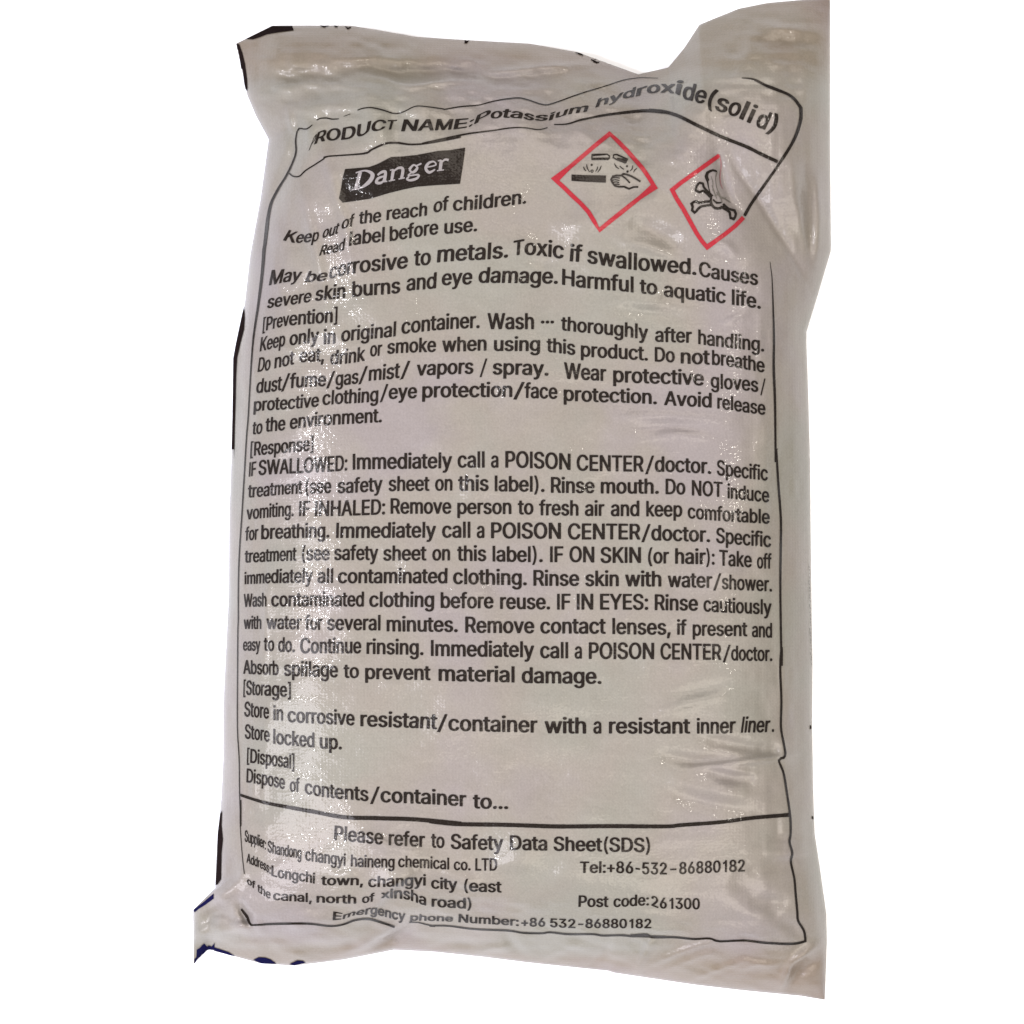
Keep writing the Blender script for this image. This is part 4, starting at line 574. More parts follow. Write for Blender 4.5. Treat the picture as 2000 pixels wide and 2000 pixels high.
def text(pr, marked, anchors):
    """set one line; '|' pins the next character's ink edge, '^' the end of the one before, anchors give tile x,y[,upx,upy]"""
    marks = [0]; s = ""
    marked = marked.rstrip('|')
    for ch in marked:
        if ch == '|': marks.append(len(s))
        elif ch == '^': marks.append(-len(s))
        else: s += ch
    marks.append(len(s))
    A = []; t = None
    for w in anchors.split():
        if w[0].isalpha(): t = TILE[w[0]]; w = w[1:]
        q = [float(e) for e in w.split(',')]
        A.append((t[0] + q[0] * TK, t[1] + q[1] * TK, q[2] * TK if len(q) > 2 else None, q[3] * TK if len(q) > 2 else None))
    assert len(A) == len(marks), (s, len(A), len(marks))
    pos = [0]
    for ch in s: pos.append(pos[-1] + GLYPH[ch][0])
    k = []
    for m_ in marks:
        if 0 <= m_ < len(s) and s[m_] != ' ': k.append(pos[m_] + glyph(s[m_])[2])
        else: k.append(pos[abs(m_) - 1] + glyph(s[abs(m_) - 1])[3])
    k = np.array(k, float)
    ax = np.array([q[0] for q in A]); ay = np.array([q[1] for q in A])
    ui = [i for i, q in enumerate(A) if q[2] is not None]
    ux = np.interp(k, k[ui], [A[i][2] for i in ui]); uy = np.interp(k, k[ui], [A[i][3] for i in ui])
    # smooth baseline (Hermite in the advance), straight-line spacing along it
    dk = np.maximum(np.diff(k), 1e-3); dl = np.diff(ay) / dk
    dl = np.where(dk < 70, np.clip(dl, -0.1, 0.1), dl)
    sl = np.zeros(len(k)); sl[0], sl[-1] = dl[0], dl[-1]
    for i in range(1, len(k) - 1):
        if dl[i - 1] * dl[i] > 0:
            sl[i] = 2 * dl[i - 1] * dl[i] / (dl[i - 1] + dl[i])
    def base(q):
        i = int(np.clip(np.searchsorted(k, q) - 1, 0, len(k) - 2))
        h = k[i + 1] - k[i]; t_ = (q - k[i]) / h
        x = ax[i] + (ax[i + 1] - ax[i]) * t_
        if t_ < 0: y = ay[0] + sl[0] * (q - k[0])
        elif t_ > 1: y = ay[-1] + sl[-1] * (q - k[-1])
        else:
            y = ((2*t_**3 - 3*t_**2 + 1) * ay[i] + (t_**3 - 2*t_**2 + t_) * h * sl[i]
                 + (-2*t_**3 + 3*t_**2) * ay[i + 1] + (t_**3 - t_**2) * h * sl[i + 1])
        return x, y
    for i, ch in enumerate(s):
        V_, T_, _, _ = glyph(ch)
        if not V_: continue
        out = []
        for gx, gy in V_:
            q = pos[i] + gx
            x, y = base(q)
            e = gy / CAPH
            out.append((x + np.interp(q, k, ux) * e, y + np.interp(q, k, uy) * e))
        pr.tri(out, T_)

# ------------------------------------------------------------------ label frame and rules
p = Print()
stroke(p, "A700,990 688,1060 690,1150 660,1240 610,1340 560,1420 505,1530 480,1640 470,1720 455,1850 D450,330 435,520 405,760 370,1000 350,1250 330,1600 G318,200 300,500 282,800 265,1050 256,1300 255,1600 J252,100 250,350 248,700 250,900 262,1100 265,1350 275,1600 M468,240 462,400 475,620 493,800",
       [2.6,4.2,6.6,5.4,3.8,2.6,2.4,2.4,2.4,2.2,2,2,2,2,1.8,1.6,1.4])
stroke(p, "M468,1062 490,1090 515,1125 528,1165 545,1185", [4, 5, 5.5, 4])
stroke(p, "A702,988 715,970 770,975 812,945", [3, 2.5, 2.5, 1.5])
stroke(p, "A845,908 870,895 920,892 960,900 1015,898", [2, 2.6, 2.6, 1.6])
stroke(p, "A1050,880 1100,862", [1, 1.2])
stroke(p, "A1155,832 1200,818 1260,815 1340,832 1430,858 1500,845 1590,805 1680,808 1800,825 B260,828 380,808 520,795 640,765 800,742 880,752 1000,790 1080,783 1300,705 1480,650 1620,605 1740,588 C230,588 330,592",
       [2.2, 2.6, 1.8, 2.4, 2.4, 2.6, 2.2, 2.4, 2, 1.6, 0.8])
stroke(p, "C960,590 1050,600 1150,650 1320,720 1395,800 1405,830 1400,920 1350,1060 1240,1240 1100,1440 1030,1540 980,1630",
       [1.2, 5, 6, 5, 6.5, 6.5, 6, 6, 5, 6, 6, 6])
stroke(p, "F1172,430 1180,490 1188,560 1195,750 1202,1000 1200,1230 1210,1500 1215,1932 I1218,300 1235,560 1250,760 1255,900 1250,1300 1254,1650 1260,1932 L1260,250 1250,400 1258,650 1255,850 1275,970 1288,1050 1276,1080 1240,1100 1275,1200 1300,1350 1325,1530 1328,1650 1320,1720 1340,1800 1330,1870 O1355,830 1365,940 1378,1080 1385,1150 1430,1230 1440,1312",
       [1, 3.5, 5, 4.2, 4.2, 4.5, 4.2, 4.2, 4.4, 4.2, 4.2, 4.2, 4.2, 4.6])
stroke(p, "M540,1185 620,1180 700,1175 960,1172 1130,1190 1230,1180 1330,1145 1430,1138 1530,1165 1625,1198", [3, 4, 4.5, 4, 3.4, 3.6, 4, 4.4, 4])
stroke(p, "M1735,1163 1800,1163 1870,1180 1932,1192 N150,1188 300,1190 480,1213 740,1225 860,1242 1000,1245 1060,1238 1200,1252 1380,1252 1460,1262 1600,1260 1700,1268 1790,1255 1830,1275 1932,1272 O130,1265 240,1255 285,1275 450,1275 600,1288 720,1285 790,1305 980,1300 1150,1318 1340,1325 1440,1306",
       [1.8, 3, 3.4, 3.6, 3.6, 3.6, 4, 4, 4, 4, 4.4, 4.6])
p.build("label_border", "black", root)

p = Print()
stroke(p, "A640,1308 665,1330 715,1332 760,1290 830,1245 900,1200 930,1182 1200,1160 1260,1130 1360,1085 1450,1080 1560,1092 1700,1080 1932,1035 B100,1085 250,1050 450,1010 640,985 760,968 860,965 970,980 1040,965",
       [2.6, 2.8, 2.8, 4, 4, 3, 3.2, 3.2, 3.4, 3.4, 2.8, 2.4, 1.8])
stroke(p, "B1090,942 1190,938 1300,905 1480,870 1650,848 1800,838 1932,850 C260,835 370,845 480,875 620,945 800,1030 1000,1110 1100,1160 1232,1222",
       [2, 4, 5, 6, 6.5, 6.5, 6.5, 6.5, 6.5, 6.5])
p.build("header_rule", "black", root)

p = Print()
stroke(p, "J268,1362 380,1398 500,1430 800,1485 1050,1530 1300,1538 1600,1548 1932,1580 K150,1560 350,1582 700,1588 1100,1600 1500,1598 1932,1600 L500,1590 800,1568 1050,1535 1322,1512",
       [5, 7.5, 8, 8, 8, 8, 8, 7.5, 7, 7.5])
p.build("footer_rule", "black", root)

# ------------------------------------------------------------------ printed writing
def para(name, lines, mat="black", label=None):
    p = Print()
    for m_, a_ in lines: text(p, m_, a_)
    return p.build(name, mat, root, label=label)

para("product_name", [("P|R|O|D|U|C|T| |N|A|M|E|:|P|o|t|a|s|s|i|u|m| |h|y|d|r|o|x|i^|d|e|(|s|o|l^|i^|d|)",
    "A785,1140,40,-105 825,1092,30,-92 910,1065,18,-90 1030,1057,15,-92 1145,1040,12,-100 1252,1000,18,-90 1360,980,20,-72 1432,978,20,-72 "
    "1482,992,22,-90 1605,988,20,-85 1735,985,18,-85 B330,978,18,-78 445,962,14,-70 485,940,26,-68 605,897,22,-72 690,893,20,-72 755,890,20,-70 855,898,18,-62 "
    "940,912,14,-56 1045,912,18,-58 1095,897,22,-58 1195,866,24,-62 1338,842,24,-64 1400,815,24,-66 1500,780,18,-66 1602,748,22,-68 1705,728,18,-76 1788,708,12,-78 "
    "C348,700,4,-84 458,706,16,-92 500,726,26,-112 508,738,32,-125 600,766,32,-125 695,795,44,-125 752,825,45,-125 848,858,46,-125 940,892,58,-128 972,906,58,-128 994,917,58,-128 1030,933,58,-128 1058,945,58,-128 1148,985,56,-125 1200,1002,56,-125")],
    label="large wavy product name line at the top of the label")

para("handling_notice", [
    ("K|ee|p| |out| |of| |the| |reach| |of| |children.|",
     "D592,268,45,-78 683,288,25,-85 808,280,18,-92 856,270,14,-90 884,255,22,-85 1005,215,22,-90 1028,186,20,-90 1122,160,10,-92 1160,148,8,-98 1328,126,8,-100 1370,116,5,-100 1676,80,6,-102 1724,62,6,-104 1838,42,6,-104 B325,1590,6,-105 878,1535,6,-106"),
    ("Read| |label| |before| |use.|",
     "D862,385,25,-75 1052,340,12,-92 1088,310,8,-105 1355,278,4,-110 1395,274,0,-110 1760,222,4,-108 1806,220,4,-106 E508,198,6,-106")],
    label="two short bold lines under the black panel")

para("hazard_statement", [
    ("May| |be| |cor|rosive| |to| |metals.^|T|oxic| |if| |swal|lowed.^|Causes|",
     "D486,608,22,-115 718,572,28,-88 755,582,34,-82 916,570,22,-84 935,560,18,-112 1115,518,6,-118 1530,475,6,-122 E30,462,6,-120 158,450,6,-122 206,435,8,-124 742,395,6,-122 775,383,10,-110 865,376,4,-118 "
     "1162,408,6,-126 1206,424,10,-128 1302,432,6,-126 1340,438,4,-126 F145,490,2,-128 618,530,0,-120 636,534,2,-112 1082,608,2,-110"),
    ("severe| |skin| |burns| |and| |eye| |damage.^|Harmful| |to| |aquatic| |life.|",
     "D470,782,14,-98 800,732,14,-96 830,726,16,-104 1060,702,4,-112 1114,695,0,-116 1474,664,2,-116 1520,650,4,-120 1745,628,6,-120 E240,608,8,-116 470,598,8,-118 516,588,12,-118 1118,596,4,-118 "
     "1150,602,2,-120 1690,662,0,-118 1735,668,0,-112 1868,680,0,-112 F372,690,0,-112 840,745,0,-112 886,752,0,-114 1103,785,0,-110")],
    label="two bold lines of hazard warnings")

para("prevention_text", [
    ("[Prev|ention]|", "D438,955,8,-100 635,912,6,-104 1000,885,4,-110"),
    ("Keep| |only| |in| |original| |container.| |Wash| |~~~| |thoroughly| |after| |handling.|",
     "D416,1108,12,-108 605,1065,8,-106 638,1062,8,-106 860,1040,6,-110 896,1052,4,-112 986,1045,4,-112 1028,1035,5,-110 1440,990,5,-110 1482,975,4,-114 E528,930,2,-118 588,938,0,-120 938,938,0,-120 "
     "990,940,0,-112 1090,940,0,-112 1140,945,4,-106 1800,1020,0,-110 F306,1032,0,-108 584,1042,0,-108 632,1050,0,-110 1128,1108,0,-108"),
    ("Do| |not| |eat,| |drink| |or| |smoke| |when| |using| |this| |product.| |Do| |not| |breathe|",
     "D400,1262,14,-108 494,1245,10,-106 526,1235,8,-106 675,1202,5,-106 714,1190,3,-104 900,1182,4,-106 946,1205,6,-108 1208,1175,5,-110 1246,1145,4,-108 1336,1136,4,-108 1375,1125,4,-106 1744,1110,3,-110 1790,1110,2,-112 E580,1100,2,-110 "
     "636,1103,2,-108 984,1104,2,-108 1032,1108,2,-106 1250,1135,0,-108 1292,1142,0,-108 1798,1176,0,-108 1850,1182,0,-108 F455,1190,0,-110 500,1196,0,-110 720,1205,0,-112 736,1206,0,-110 1132,1266,0,-108"),
    ("dust^|/|fume^|/|gas^|/|mist^|/| |vapors| |/| |spray.|   |Wear| |protective| |gloves^|/|",
     "D388,1422,10,-108 580,1398,6,-108 578,1396,8,-112 640,1385,6,-110 914,1370,6,-108 918,1370,8,-110 985,1366,5,-108 1158,1346,5,-108 1160,1340,8,-112 1236,1330,5,-110 1470,1305,5,-112 1478,1298,8,-122 1545,1295,6,-112 1596,1290,6,-110 E480,1275,4,-112 "
     "530,1283,8,-118 578,1283,8,-118 626,1280,2,-112 1048,1290,0,-112 1165,1310,0,-122 1484,1330,0,-116 1536,1335,0,-114 F675,1365,0,-112 726,1378,0,-110 1084,1414,0,-108 1100,1420,4,-108 1134,1424,4,-108"
     ),
    ("protective| |clothing^|/|eye| |protection^|/|face| |protection.| |Avoid| |release|",
     "D370,1558,6,-98 860,1522,6,-102 886,1512,6,-104 1308,1482,4,-110 1322,1475,6,-114 1386,1466,4,-108 1600,1458,3,-110 1640,1455,2,-112 E775,1450,2,-112 783,1452,6,-114 865,1456,2,-114 1115,1465,0,-112 1162,1476,0,-110 1866,1505,0,-108 "
     "F374,1510,4,-106 734,1530,0,-110 776,1536,0,-108 1138,1586,0,-104"),
    ("to| |the| |envir|onment.|", "D358,1735,8,-100 435,1724,6,-104 457,1715,6,-108 608,1700,4,-108 642,1694,4,-106 892,1666,4,-106 1336,1640,2,-108")],
    label="bracketed prevention paragraph of seven lines")

para("response_text", [
    ("[Resp|onse]|", "G345,350,5,-104 575,328,4,-104 820,308,2,-108"),
    ("IF| |SWALLOWED:| |Immediately| |call| |a| |POISON| |CENTER^|/|doctor.| |Specific|",
     "G334,505,6,-106 388,498,4,-108 406,495,4,-112 1075,458,2,-116 1116,452,0,-118 1865,440,2,-118 H362,437,0,-120 566,437,0,-120 614,437,0,-120 670,437,0,-120 722,437,0,-124 1214,455,0,-122 1260,460,0,-120 1766,468,0,-118 1778,470,6,-118 I304,468,0,-116 730,485,0,-114 772,492,0,-114 1156,536,0,-110"),
    ("treatment| |(|see| |safety| |sheet| |on| |this| |label).| |Rinse| |mouth.| |Do| |NOT| |induce|",
     "G326,665,4,-100 735,635,3,-104 760,636,4,-108 792,633,2,-108 954,630,2,-110 1002,630,2,-110 1340,615,2,-112 1386,614,2,-112 1695,612,2,-112 1737,610,2,-112 1868,610,2,-114 H366,612,0,-116 596,612,0,-116 642,615,0,-116 1018,620,0,-114 1066,626,0,-118 1394,630,0,-114 1442,632,0,-114 1880,635,0,-114 "
     "I386,638,0,-116 535,640,0,-114 584,646,0,-114 816,660,0,-112 852,668,0,-110 1166,700,0,-108"),
    ("vomiting.| |IF| |INHALED:| |Remove| |person| |to| |fresh| |air| |and| |keep| |comfortable|",
     "G316,830,2,-100 672,803,2,-106 712,803,3,-112 794,803,3,-114 832,803,3,-116 1360,790,2,-116 1402,785,0,-116 1860,785,0,-114 H360,787,0,-112 768,787,0,-112 816,790,0,-112 934,790,0,-112 976,796,0,-114 1274,800,0,-116 1322,802,0,-116 1470,802,0,-116 1518,803,0,-116 1734,803,0,-116 I240,805,0,-116 512,808,0,-112 553,818,0,-108 1170,862,0,-106"),
    ("for| |breathing.| |Immediately| |call| |a| |POISON| |CENTER^|/|doctor.| |Specific|",
     "G306,990,3,-100 404,980,3,-106 427,978,2,-108 940,965,0,-110 990,968,4,-114 1744,965,2,-116 H245,965,0,-118 458,966,0,-118 506,968,0,-120 564,968,0,-120 614,970,0,-120 1142,975,0,-120 1194,978,0,-120 1742,980,0,-118 1750,982,6,-118 I278,985,0,-116 722,1000,0,-114 767,1004,0,-114 1180,1038,0,-112"),
    ("treatment| |(|see| |safety| |sheet| |on| |this| |label).| |IF| |ON| |SKIN| |(|or| |hair|):| |Take| |off|",
     "G302,1155,2,-96 692,1140,3,-106 734,1140,4,-110 766,1138,2,-110 942,1136,2,-110 976,1135,2,-112 1308,1135,2,-112 1346,1138,2,-112 1672,1138,2,-112 1716,1138,2,-112 1850,1138,2,-114 H358,1140,0,-116 578,1143,0,-116 626,1145,0,-116 1004,1150,0,-116 1060,1150,0,-118 1160,1150,0,-118 "
     "1206,1150,0,-118 1394,1153,0,-118 1440,1156,0,-118 1746,1156,0,-118 1798,1160,4,-112 I294,1160,0,-114 412,1160,0,-114 458,1162,0,-116 692,1166,0,-114 756,1170,0,-114 790,1175,0,-118 1035,1190,0,-114 1074,1196,0,-112 1184,1200,0,-112"),
    ("imme|diately| |all| |contaminated| |clothing.| |Rinse| |skin| |with| |water^|/|shower.|",
     "G302,1318,0,-90 500,1310,3,-104 815,1305,3,-108 850,1308,2,-110 968,1308,2,-110 1004,1310,2,-110 1830,1310,2,-114 H328,1315,0,-116 884,1325,0,-116 934,1328,0,-118 1280,1330,0,-116 1326,1331,0,-116 1578,1332,0,-116 1626,1333,0,-116 I354,1334,0,-116 402,1338,0,-114 738,1344,0,-114 746,1346,6,-114 810,1352,0,-112 1188,1372,0,-110"),
    ("Wash| |contaminated| |clothing| |before| |reuse.| |IF| |IN| |EYES:| |Rinse| |cautiously|",
     "G296,1490,0,-98 467,1485,1,-104 502,1485,1,-108 1200,1485,2,-112 1240,1487,2,-112 1730,1490,2,-114 H234,1495,0,-116 632,1500,0,-116 682,1503,0,-116 1060,1507,0,-116 1113,1508,0,-118 1215,1508,0,-118 1262,1508,0,-118 1386,1508,0,-118 1437,1508,0,-118 1800,1510,0,-118 I304,1512,0,-118 630,1518,0,-116 672,1522,0,-112 1184,1546,0,-110"),
    ("with| |water| |for| |several| |minutes.| |Remove| |contact| |lenses,| |if| |present| |and|",
     "G296,1655,0,-94 428,1655,1,-100 466,1655,1,-104 730,1658,1,-106 756,1660,1,-108 888,1662,1,-110 922,1663,1,-112 1325,1665,1,-114 1372,1672,0,-114 1908,1678,0,-114 H420,1682,0,-120 940,1687,0,-116 986,1688,0,-116 1480,1690,0,-118 1530,1692,0,-118 I424,1698,0,-116 472,1698,0,-114 545,1700,0,-112 590,1704,0,-110 1002,1710,0,-110 1036,1715,0,-110 1188,1720,0,-110"),
    ("easy| |to| |do.| |Continue| |rinsing.| |Immediately| |call| |a| |POISON| |CENTER^|/|doctor.|",
     "G291,1818,0,-90 420,1820,1,-98 446,1820,1,-104 525,1822,1,-106 555,1825,1,-108 680,1830,1,-110 720,1838,1,-114 1180,1838,1,-116 1220,1842,1,-114 1650,1852,0,-116 1706,1857,0,-118 H940,1870,0,-118 985,1874,0,-120 1196,1876,0,-120 1245,1877,0,-120 1300,1878,0,-120 1352,1880,0,-124 I300,1882,0,-122 347,1884,0,-122 806,1888,0,-118 818,1890,5,-114 880,1892,0,-112 1190,1897,0,-110"),
    ("Absorb| |spillage| |to| |prevent| |material| |damage.|",
     "J292,448,0,-104 558,458,0,-108 598,462,0,-112 1005,475,0,-114 1047,478,0,-106 1163,480,0,-108 1210,485,0,-108 1704,496,0,-112 1764,500,0,-116 K792,512,0,-118 846,516,0,-118 1448,523,0,-118")],
    label="bracketed first aid paragraph of ten lines")

para("storage_text", [
    ("[Stor|age]|", "J293,605,3,-108 450,612,2,-108 650,624,1,-108"),
    ("Store| |in| |corrosive| |resistant^|/|container| |with| |a| |resistant| |inner| |liner^|.|",
     "J299,768,3,-112 486,788,1,-110 518,797,0,-110 592,800,0,-110 626,810,0,-110 1130,838,0,-112 1174,842,0,-114 1752,866,0,-116 1754,868,7,-118 1838,874,0,-116 K965,892,0,-120 1018,896,0,-120 1332,898,0,-122 1386,898,0,-120 1447,898,0,-120 1504,898,0,-118 L572,898,0,-116 621,898,0,-114 912,893,3,-114 952,891,16,-118 1170,887,8,-114 1185,886,5,-114 1203,886,5,-114"),
    ("Store| |locked| |up.|", "J304,935,1,-108 490,962,0,-108 518,974,0,-110 828,1004,0,-112 868,1010,0,-110 1034,1018,0,-110")],
    label="bracketed storage paragraph of three lines")

para("disposal_text", [
    ("[Disposal]|", "J320,1115,3,-104 676,1166,1,-110"),
    ("Dispose| |of| |cont|ents^|/|container| |to...|",
     "J316,1265,3,-104 605,1320,1,-104 642,1335,1,-100 716,1340,1,-102 755,1350,0,-106 980,1388,0,-108 1235,1412,0,-110 1248,1414,6,-112 1326,1416,0,-112 K428,1450,0,-112 476,1462,0,-110 744,1468,0,-110")],
    label="bracketed disposal paragraph of two lines")

para("data_sheet_notice", [
    ("Please| |refer| |to| |Safety| |Data| |Sheet(SDS)|",
     "J976,1703,5,-110 1344,1736,2,-110 1386,1741,2,-110 1660,1756,2,-110 1706,1758,1,-110 1808,1762,1,-110 N310,608,0,-112 708,618,0,-110 758,618,0,-110 1038,622,0,-108 1086,623,0,-106 1814,634,0,-106")],
    label="single centred line under the thick rule")

para("supplier_address", [
    ("Supplier:^|Shandong| |changyi| |haineng| |chemical| |co.| |LTD|",
     "M496,552,2,-86 655,618,2,-80 668,630,2,-86 922,688,2,-88 950,695,2,-92 1256,738,2,-90 1296,742,1,-90 1625,752,1,-90 1652,748,1,-88 N298,766,0,-88 333,770,0,-86 460,772,0,-86 496,773,0,-92 662,773,0,-92"),
    ("Address:^|Longchi| |town,| |changyi| |city| |(east|",
     "M510,712,3,-72 690,802,3,-70 696,812,2,-78 1025,872,2,-78 1070,882,2,-70 1388,882,2,-72 1427,896,1,-80 1862,884,1,-82 N162,904,0,-84 360,918,0,-86 412,925,0,-86 695,937,0,-86"),
    ("of the |canal,| |north| |of| |xin|sha| |road)|",
     "M512,870,2,-50 708,992,4,-66 1000,1010,0,-66 1036,1012,0,-64 1336,1020,0,-66 1380,1018,0,-64 1475,1000,2,-60 1522,978,0,-50 1690,985,0,-86 1864,1035,0,-82 N165,1042,0,-78 466,1060,0,-78")],
    mat="black", label="three small address lines at the lower left")

para("telephone_number", [("Tel:^+86^-|532^|-|86880182|",
     "N1282,790,3,-84 1480,790,1,-86 O142,795,0,-88 208,800,0,-88 396,802,0,-88 420,803,0,-88 488,800,0,-90 984,778,0,-88")])
para("post_code", [("Post| |code:^|2|61300|",
     "N1274,1045,2,-86 1500,1046,2,-84 1538,1046,1,-84 1806,1034,0,-84 O278,1036,0,-78 342,1056,0,-80 645,1064,0,-82")])
para("emergency_number", [("E|m|er|gency| |phone| |Number:^|+86| |532-^|86880182|",
     "M1157,1146,6,-66 1232,1138,10,-44 1330,1108,16,-40 1440,1102,8,-66 1705,1148,3,-70 1742,1148,3,-46 N328,1156,2,-46 368,1160,2,-60 824,1190,0,-62 842,1192,0,-62 1024,1194,0,-66 1060,1198,0,-66 1312,1205,0,-66 1326,1205,0,-68 1824,1206,0,-70")])

# ------------------------------------------------------------------ danger panel
p = Print()
fill(p, "A1060,1277 1240,1262 1300,1240 1405,1186 1500,1182 1600,1170 1760,1140 B300,1135 420,1115 402,1250 380,1388 200,1398 50,1410 A1500,1430 1400,1455 1250,1500 1120,1520 1040,1530 1012,1498 1028,1420 1045,1330")
panel = p.build("danger_panel", "black", root, label="black panel with pale serif lettering")
p = Print()
def serif(ox, oy, bx, by, sx, sy, strokes):
    """letter strokes in a unit box: origin ox,oy, baseline vector bx,by, up vector sx,sy (tile A)"""
    for w, P in strokes:
        Q = [(400 + (ox + bx * a_ + sx * b_) * TK, (oy + by * a_ + sy * b_) * TK) for a_, b_ in P]
        stroke(p, Q, [e * TK for e in w] if isinstance(w, list) else w * TK, step=1.5)
D_ = [(26, [(.22,.02),(.25,.98)]), ([10,12,30,30,12,10], [(0,.98),(.5,1.0),(.95,.7),(.9,.3),(.5,0),(0,0)])]
a_ = [([14,22,26], [(.1,.55),(.35,.68),(.62,.62),(.64,.1)]), ([10,20,22,12], [(.62,.4),(.2,.34),(.1,.1),(.4,0),(.64,.12)]), (10, [(.6,.04),(.85,.02)])]
n_ = [(22, [(.18,.02),(.2,.66)]), ([10,22,24], [(.2,.52),(.5,.68),(.76,.55),(.76,.02)]), (9, [(0,0),(.38,0)]), (9, [(.58,0),(.95,0)]), (9, [(0,.64),(.2,.66)])]
g_ = [([22,12,22,12], [(.15,.42),(.4,.66),(.65,.42),(.4,.2),(.15,.42)]), ([10,12,20,12], [(.3,.2),(.15,.06),(.75,-.02),(.7,-.22),(.3,-.26),(.08,-.14),(.2,0)]), (12, [(.6,.58),(.88,.66)])]
e_ = [([9,10,12,22,22,10], [(.12,.36),(.8,.4),(.65,.64),(.3,.6),(.14,.3),(.4,0),(.8,.12)])]
r_ = [(24, [(.2,.02),(.22,.66)]), ([9,20], [(.22,.48),(.45,.66),(.7,.6)]), (9, [(0,0),(.45,0)]), (9, [(0,.63),(.22,.66)])]
serif(1110, 1432, 140, -28, 32, -128, D_)
serif(1282, 1392, 112, -24, 20, -122, a_)
serif(1388, 1368, 128, -26, 16, -126, n_)
serif(1518, 1338, 124, -26, 14, -122, g_)
serif(1650, 1310, 108, -20, 12, -118, e_)
serif(1752, 1290, 116, -14, 10, -116, r_)
p.build("danger_lettering", "white", panel, lift=0.0008)

# ------------------------------------------------------------------ red diamonds and their symbols
p = Print()
stroke(p, "B1510,1012 1578,1075 1650,1150 1760,1275 1812,1350 1848,1410 1740,1492 1640,1570 1530,1655 1432,1735 1390,1665 1350,1600 1290,1535 1230,1480 1165,1415 1098,1355 1200,1270 1300,1185 1400,1100",
       8.4, closed=True, sm=False)
dia = p.build("corrosion_pictogram", "red", root, label="wide red diamond showing spilling tubes over a bar and a hand")
p = Print()
def tubes(c):
    o_, up, rt = c
fill(p, "B1375,1192 1510,1190 1500,1208 1375,1210")
stroke(p, "B1376,1208 1376,1172 1490,1166 1508,1178 1506,1198 1490,1207", 2.6, sm=False)
stroke(p, "B1630,1232 1560,1205 1535,1190 1540,1170 1560,1167 1645,1205 1630,1232", 2.6, sm=False)
fill(p, "B1560,1192 1645,1205 1632,1234 1575,1210")
fill(p, "B1222,1318 1300,1322 1482,1326 1480,1380 1350,1374 1222,1366")
for q in ("B1312,1260 1318,1278 1332,1292", "B1335,1242 1342,1275 1358,1300", "B1402,1296 1414,1280 1420,1258", "B1418,1302 1436,1278 1446,1252",
          "B1545,1234 1558,1260 1580,1276", "B1585,1254 1600,1268 1618,1280", "B1664,1292 1680,1275 1684,1250", "B1690,1302 1700,1282 1716,1272"):
    stroke(p, q, [1.2, 2.4, 1.4])
for cxy in ((1374,1246,9), (1640,1256,8), (1645,1296,9)):
    fill(p, "B" + " ".join(f"{cxy[0] + cxy[2]*math.cos(t*math.pi/5):.1f},{cxy[1] + cxy[2]*math.sin(t*math.pi/5):.1f}" for t in range(10)))
stroke(p, "B" + " ".join(f"{1376 + 9*math.cos(t*math.pi/5):.1f},{1293 + 9*math.sin(t*math.pi/5):.1f}" for t in range(10)), 1.6, closed=True)
stroke(p, "B1742,1372 1700,1346 1660,1326 1612,1314 1598,1326 1560,1326 1534,1332 1520,1356 1534,1384 1548,1402 1580,1410 1620,1410 1655,1426 1690,1412 1726,1413", 3.6)
stroke(p, "B1598,1326 1630,1348 1662,1382", 3)
for q in ("B1536,1344 1560,1342 1586,1346", "B1530,1360 1556,1358 1584,1364", "B1536,1376 1560,1374 1582,1380", "B1546,1392 1566,1390 1584,1394"):
    stroke(p, q, 2)
p.build("corrosion_symbol", "black", dia)

p = Print()
stroke(p, "C790,1172 700,1238 600,1310 500,1382 436,1434 470,1500 520,1580 570,1670 620,1760 660,1820 698,1865 760,1822 830,1770 910,1705 972,1642", 8.4, sm=False)
tox = p.build("toxic_pictogram", "red", root, label="narrow red diamond partly lost in a fold, showing a skull and crossed bones")
p = Print()
stroke(p, "C786,1165 802,1215 804,1260 794,1330 800,1390 814,1425", [5, 2.4, 2, 2, 1.6, 1])
p.build("folded_edge", "pink", tox)
p = Print()
stroke(p, "C704,1366 692,1330 700,1305 740,1286 772,1296", [6, 7, 5, 4, 3])
stroke(p, "C700,1360 708,1410 722,1460 734,1495", [4, 2, 1.5, 2])
stroke(p, "C728,1495 730,1540 760,1572 800,1572 826,1555", [4, 5, 5, 5, 3])
stroke(p, "C744,1506 770,1532 806,1530", [3, 4, 2.5])
stroke(p, "C740,1482 700,1444 672,1412 666,1386 642,1380 620,1404 614,1438 640,1452 668,1440 726,1492", 4.2)
stroke(p, "C730,1520 680,1524 642,1532 612,1520 582,1536 590,1562 586,1588 606,1606 630,1578 652,1560 700,1552 738,1546", 4.8)
stroke(p, "C818,1540 860,1578 904,1590 915,1616 900,1654 874,1646 868,1604 830,1578 798,1560", 4.6)
p.build("crossbones_symbol", "black", tox)
p = Print()
stroke(p, "C772,1298 762,1350 772,1420 796,1480 812,1530", [2.5, 1.5, 1.6, 2, 1.6])
stroke(p, "C735,1400 752,1450 770,1500", [1.4, 2.4, 1.4])
stroke(p, "C770,1450 790,1480 830,1500 876,1530", [1.6, 2.4, 2, 1])
stroke(p, "C752,1480 786,1470 800,1500 842,1492", [1.2, 2, 1.6, 1])
stroke(p, "C728,1330 742,1380 740,1440", [1, 1.4, 1])
p.build("skull_shading", "grey", tox)

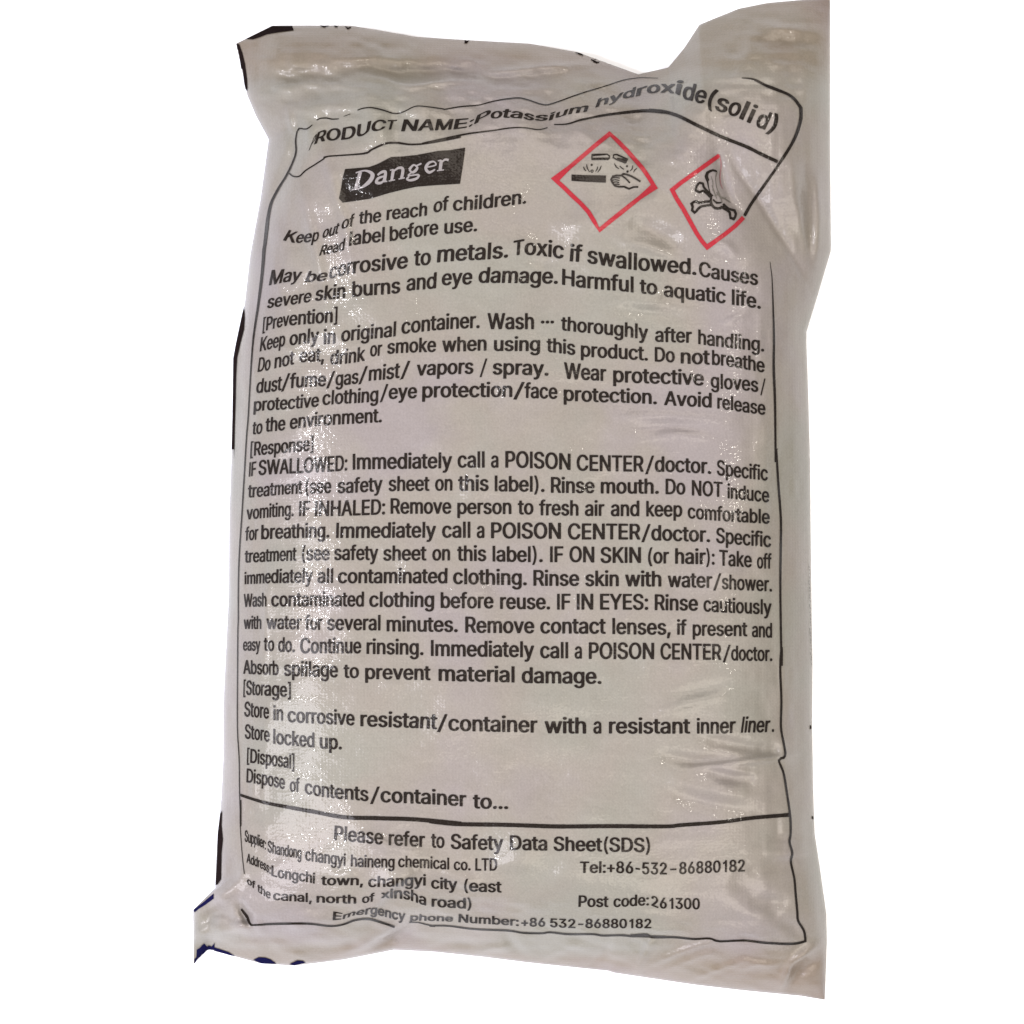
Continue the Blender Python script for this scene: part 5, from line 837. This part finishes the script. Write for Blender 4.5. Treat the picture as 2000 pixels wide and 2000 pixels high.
# ------------------------------------------------------------------ print of the other face showing round the rim
BN, BM = "rim_print", "brown"
p = Print(); fill(p, "A312,297 508,200 660,200 672,232 560,246 470,262 420,282 365,300")
p.build(BN, BM, root)
p = Print(); fill(p, "A240,332 262,336 285,400 305,480 322,600 324,688 305,680 270,545")
p.build(BN, BM, root)
p = Print(); fill(p, "D300,770 303,860 298,940 270,1050 246,1160 238,1300 234,1500 228,1700 224,1932 G222,300 206,300 210,60 D212,1800 214,1500 218,1160 256,950 284,830")
p.build(BN, BM, root)
p = Print(); fill(p, "M326,320 322,430 332,540 322,640 318,840 290,880 278,884 288,690 294,500 314,345")
p.build(BN, BM, root)
for q in ("A870,197 905,205 935,198", "A975,198 1005,206", "A1060,202 1080,218 1105,208", "B415,303 450,310", "B1252,398 1280,408 1310,420", "B1368,448 1395,468 1430,475", "B1385,458 1405,450", "B1405,480 1432,468"):
    p = Print(); stroke(p, q, [1, 3, 1.4])
    p.build(BN, BM, root)
for y0 in range(1180, 1930, 26):
    x0 = 1469 + (y0 - 1180) * 0.018
    p = Print(); stroke(p, f"I{x0 + random.uniform(-8, 3):.0f},{y0} {x0 + random.uniform(-6, 6):.0f},{y0 + random.randint(8, 22)}", [0.5, random.uniform(0.9, 2.4), 0.6])
    p.build(BN, BM, root)
p = Print(); fill(p, "L1474,838 1482,836 1482,866 1475,866")
p.build(BN, BM, root)
p = Print(); fill(p, "L1488,1524 1496,1522 1499,1550 1490,1542")
p.build(BN, BM, root)
p = Print(); p.build(BN, BM, root)
BN, BM = "hem_print", "blue"
p = Print(); fill(p, "M112,1475 114,1440 170,1385 222,1338 300,1362 370,1385 425,1418 390,1412 300,1386 228,1366 170,1420")
p.build(BN, BM, root)
p = Print(); fill(p, "M560,1445 600,1425 650,1428 690,1442 735,1475 620,1472")
p.build(BN, BM, root)
p = Print(); fill(p, "M830,1478 890,1450 930,1452 955,1466 870,1486")
p.build(BN, BM, root)
p = Print(); fill(p, "M112,1070 190,1005 262,948 262,985 200,1030 150,1062 118,1090")
p.build(BN, BM, root)
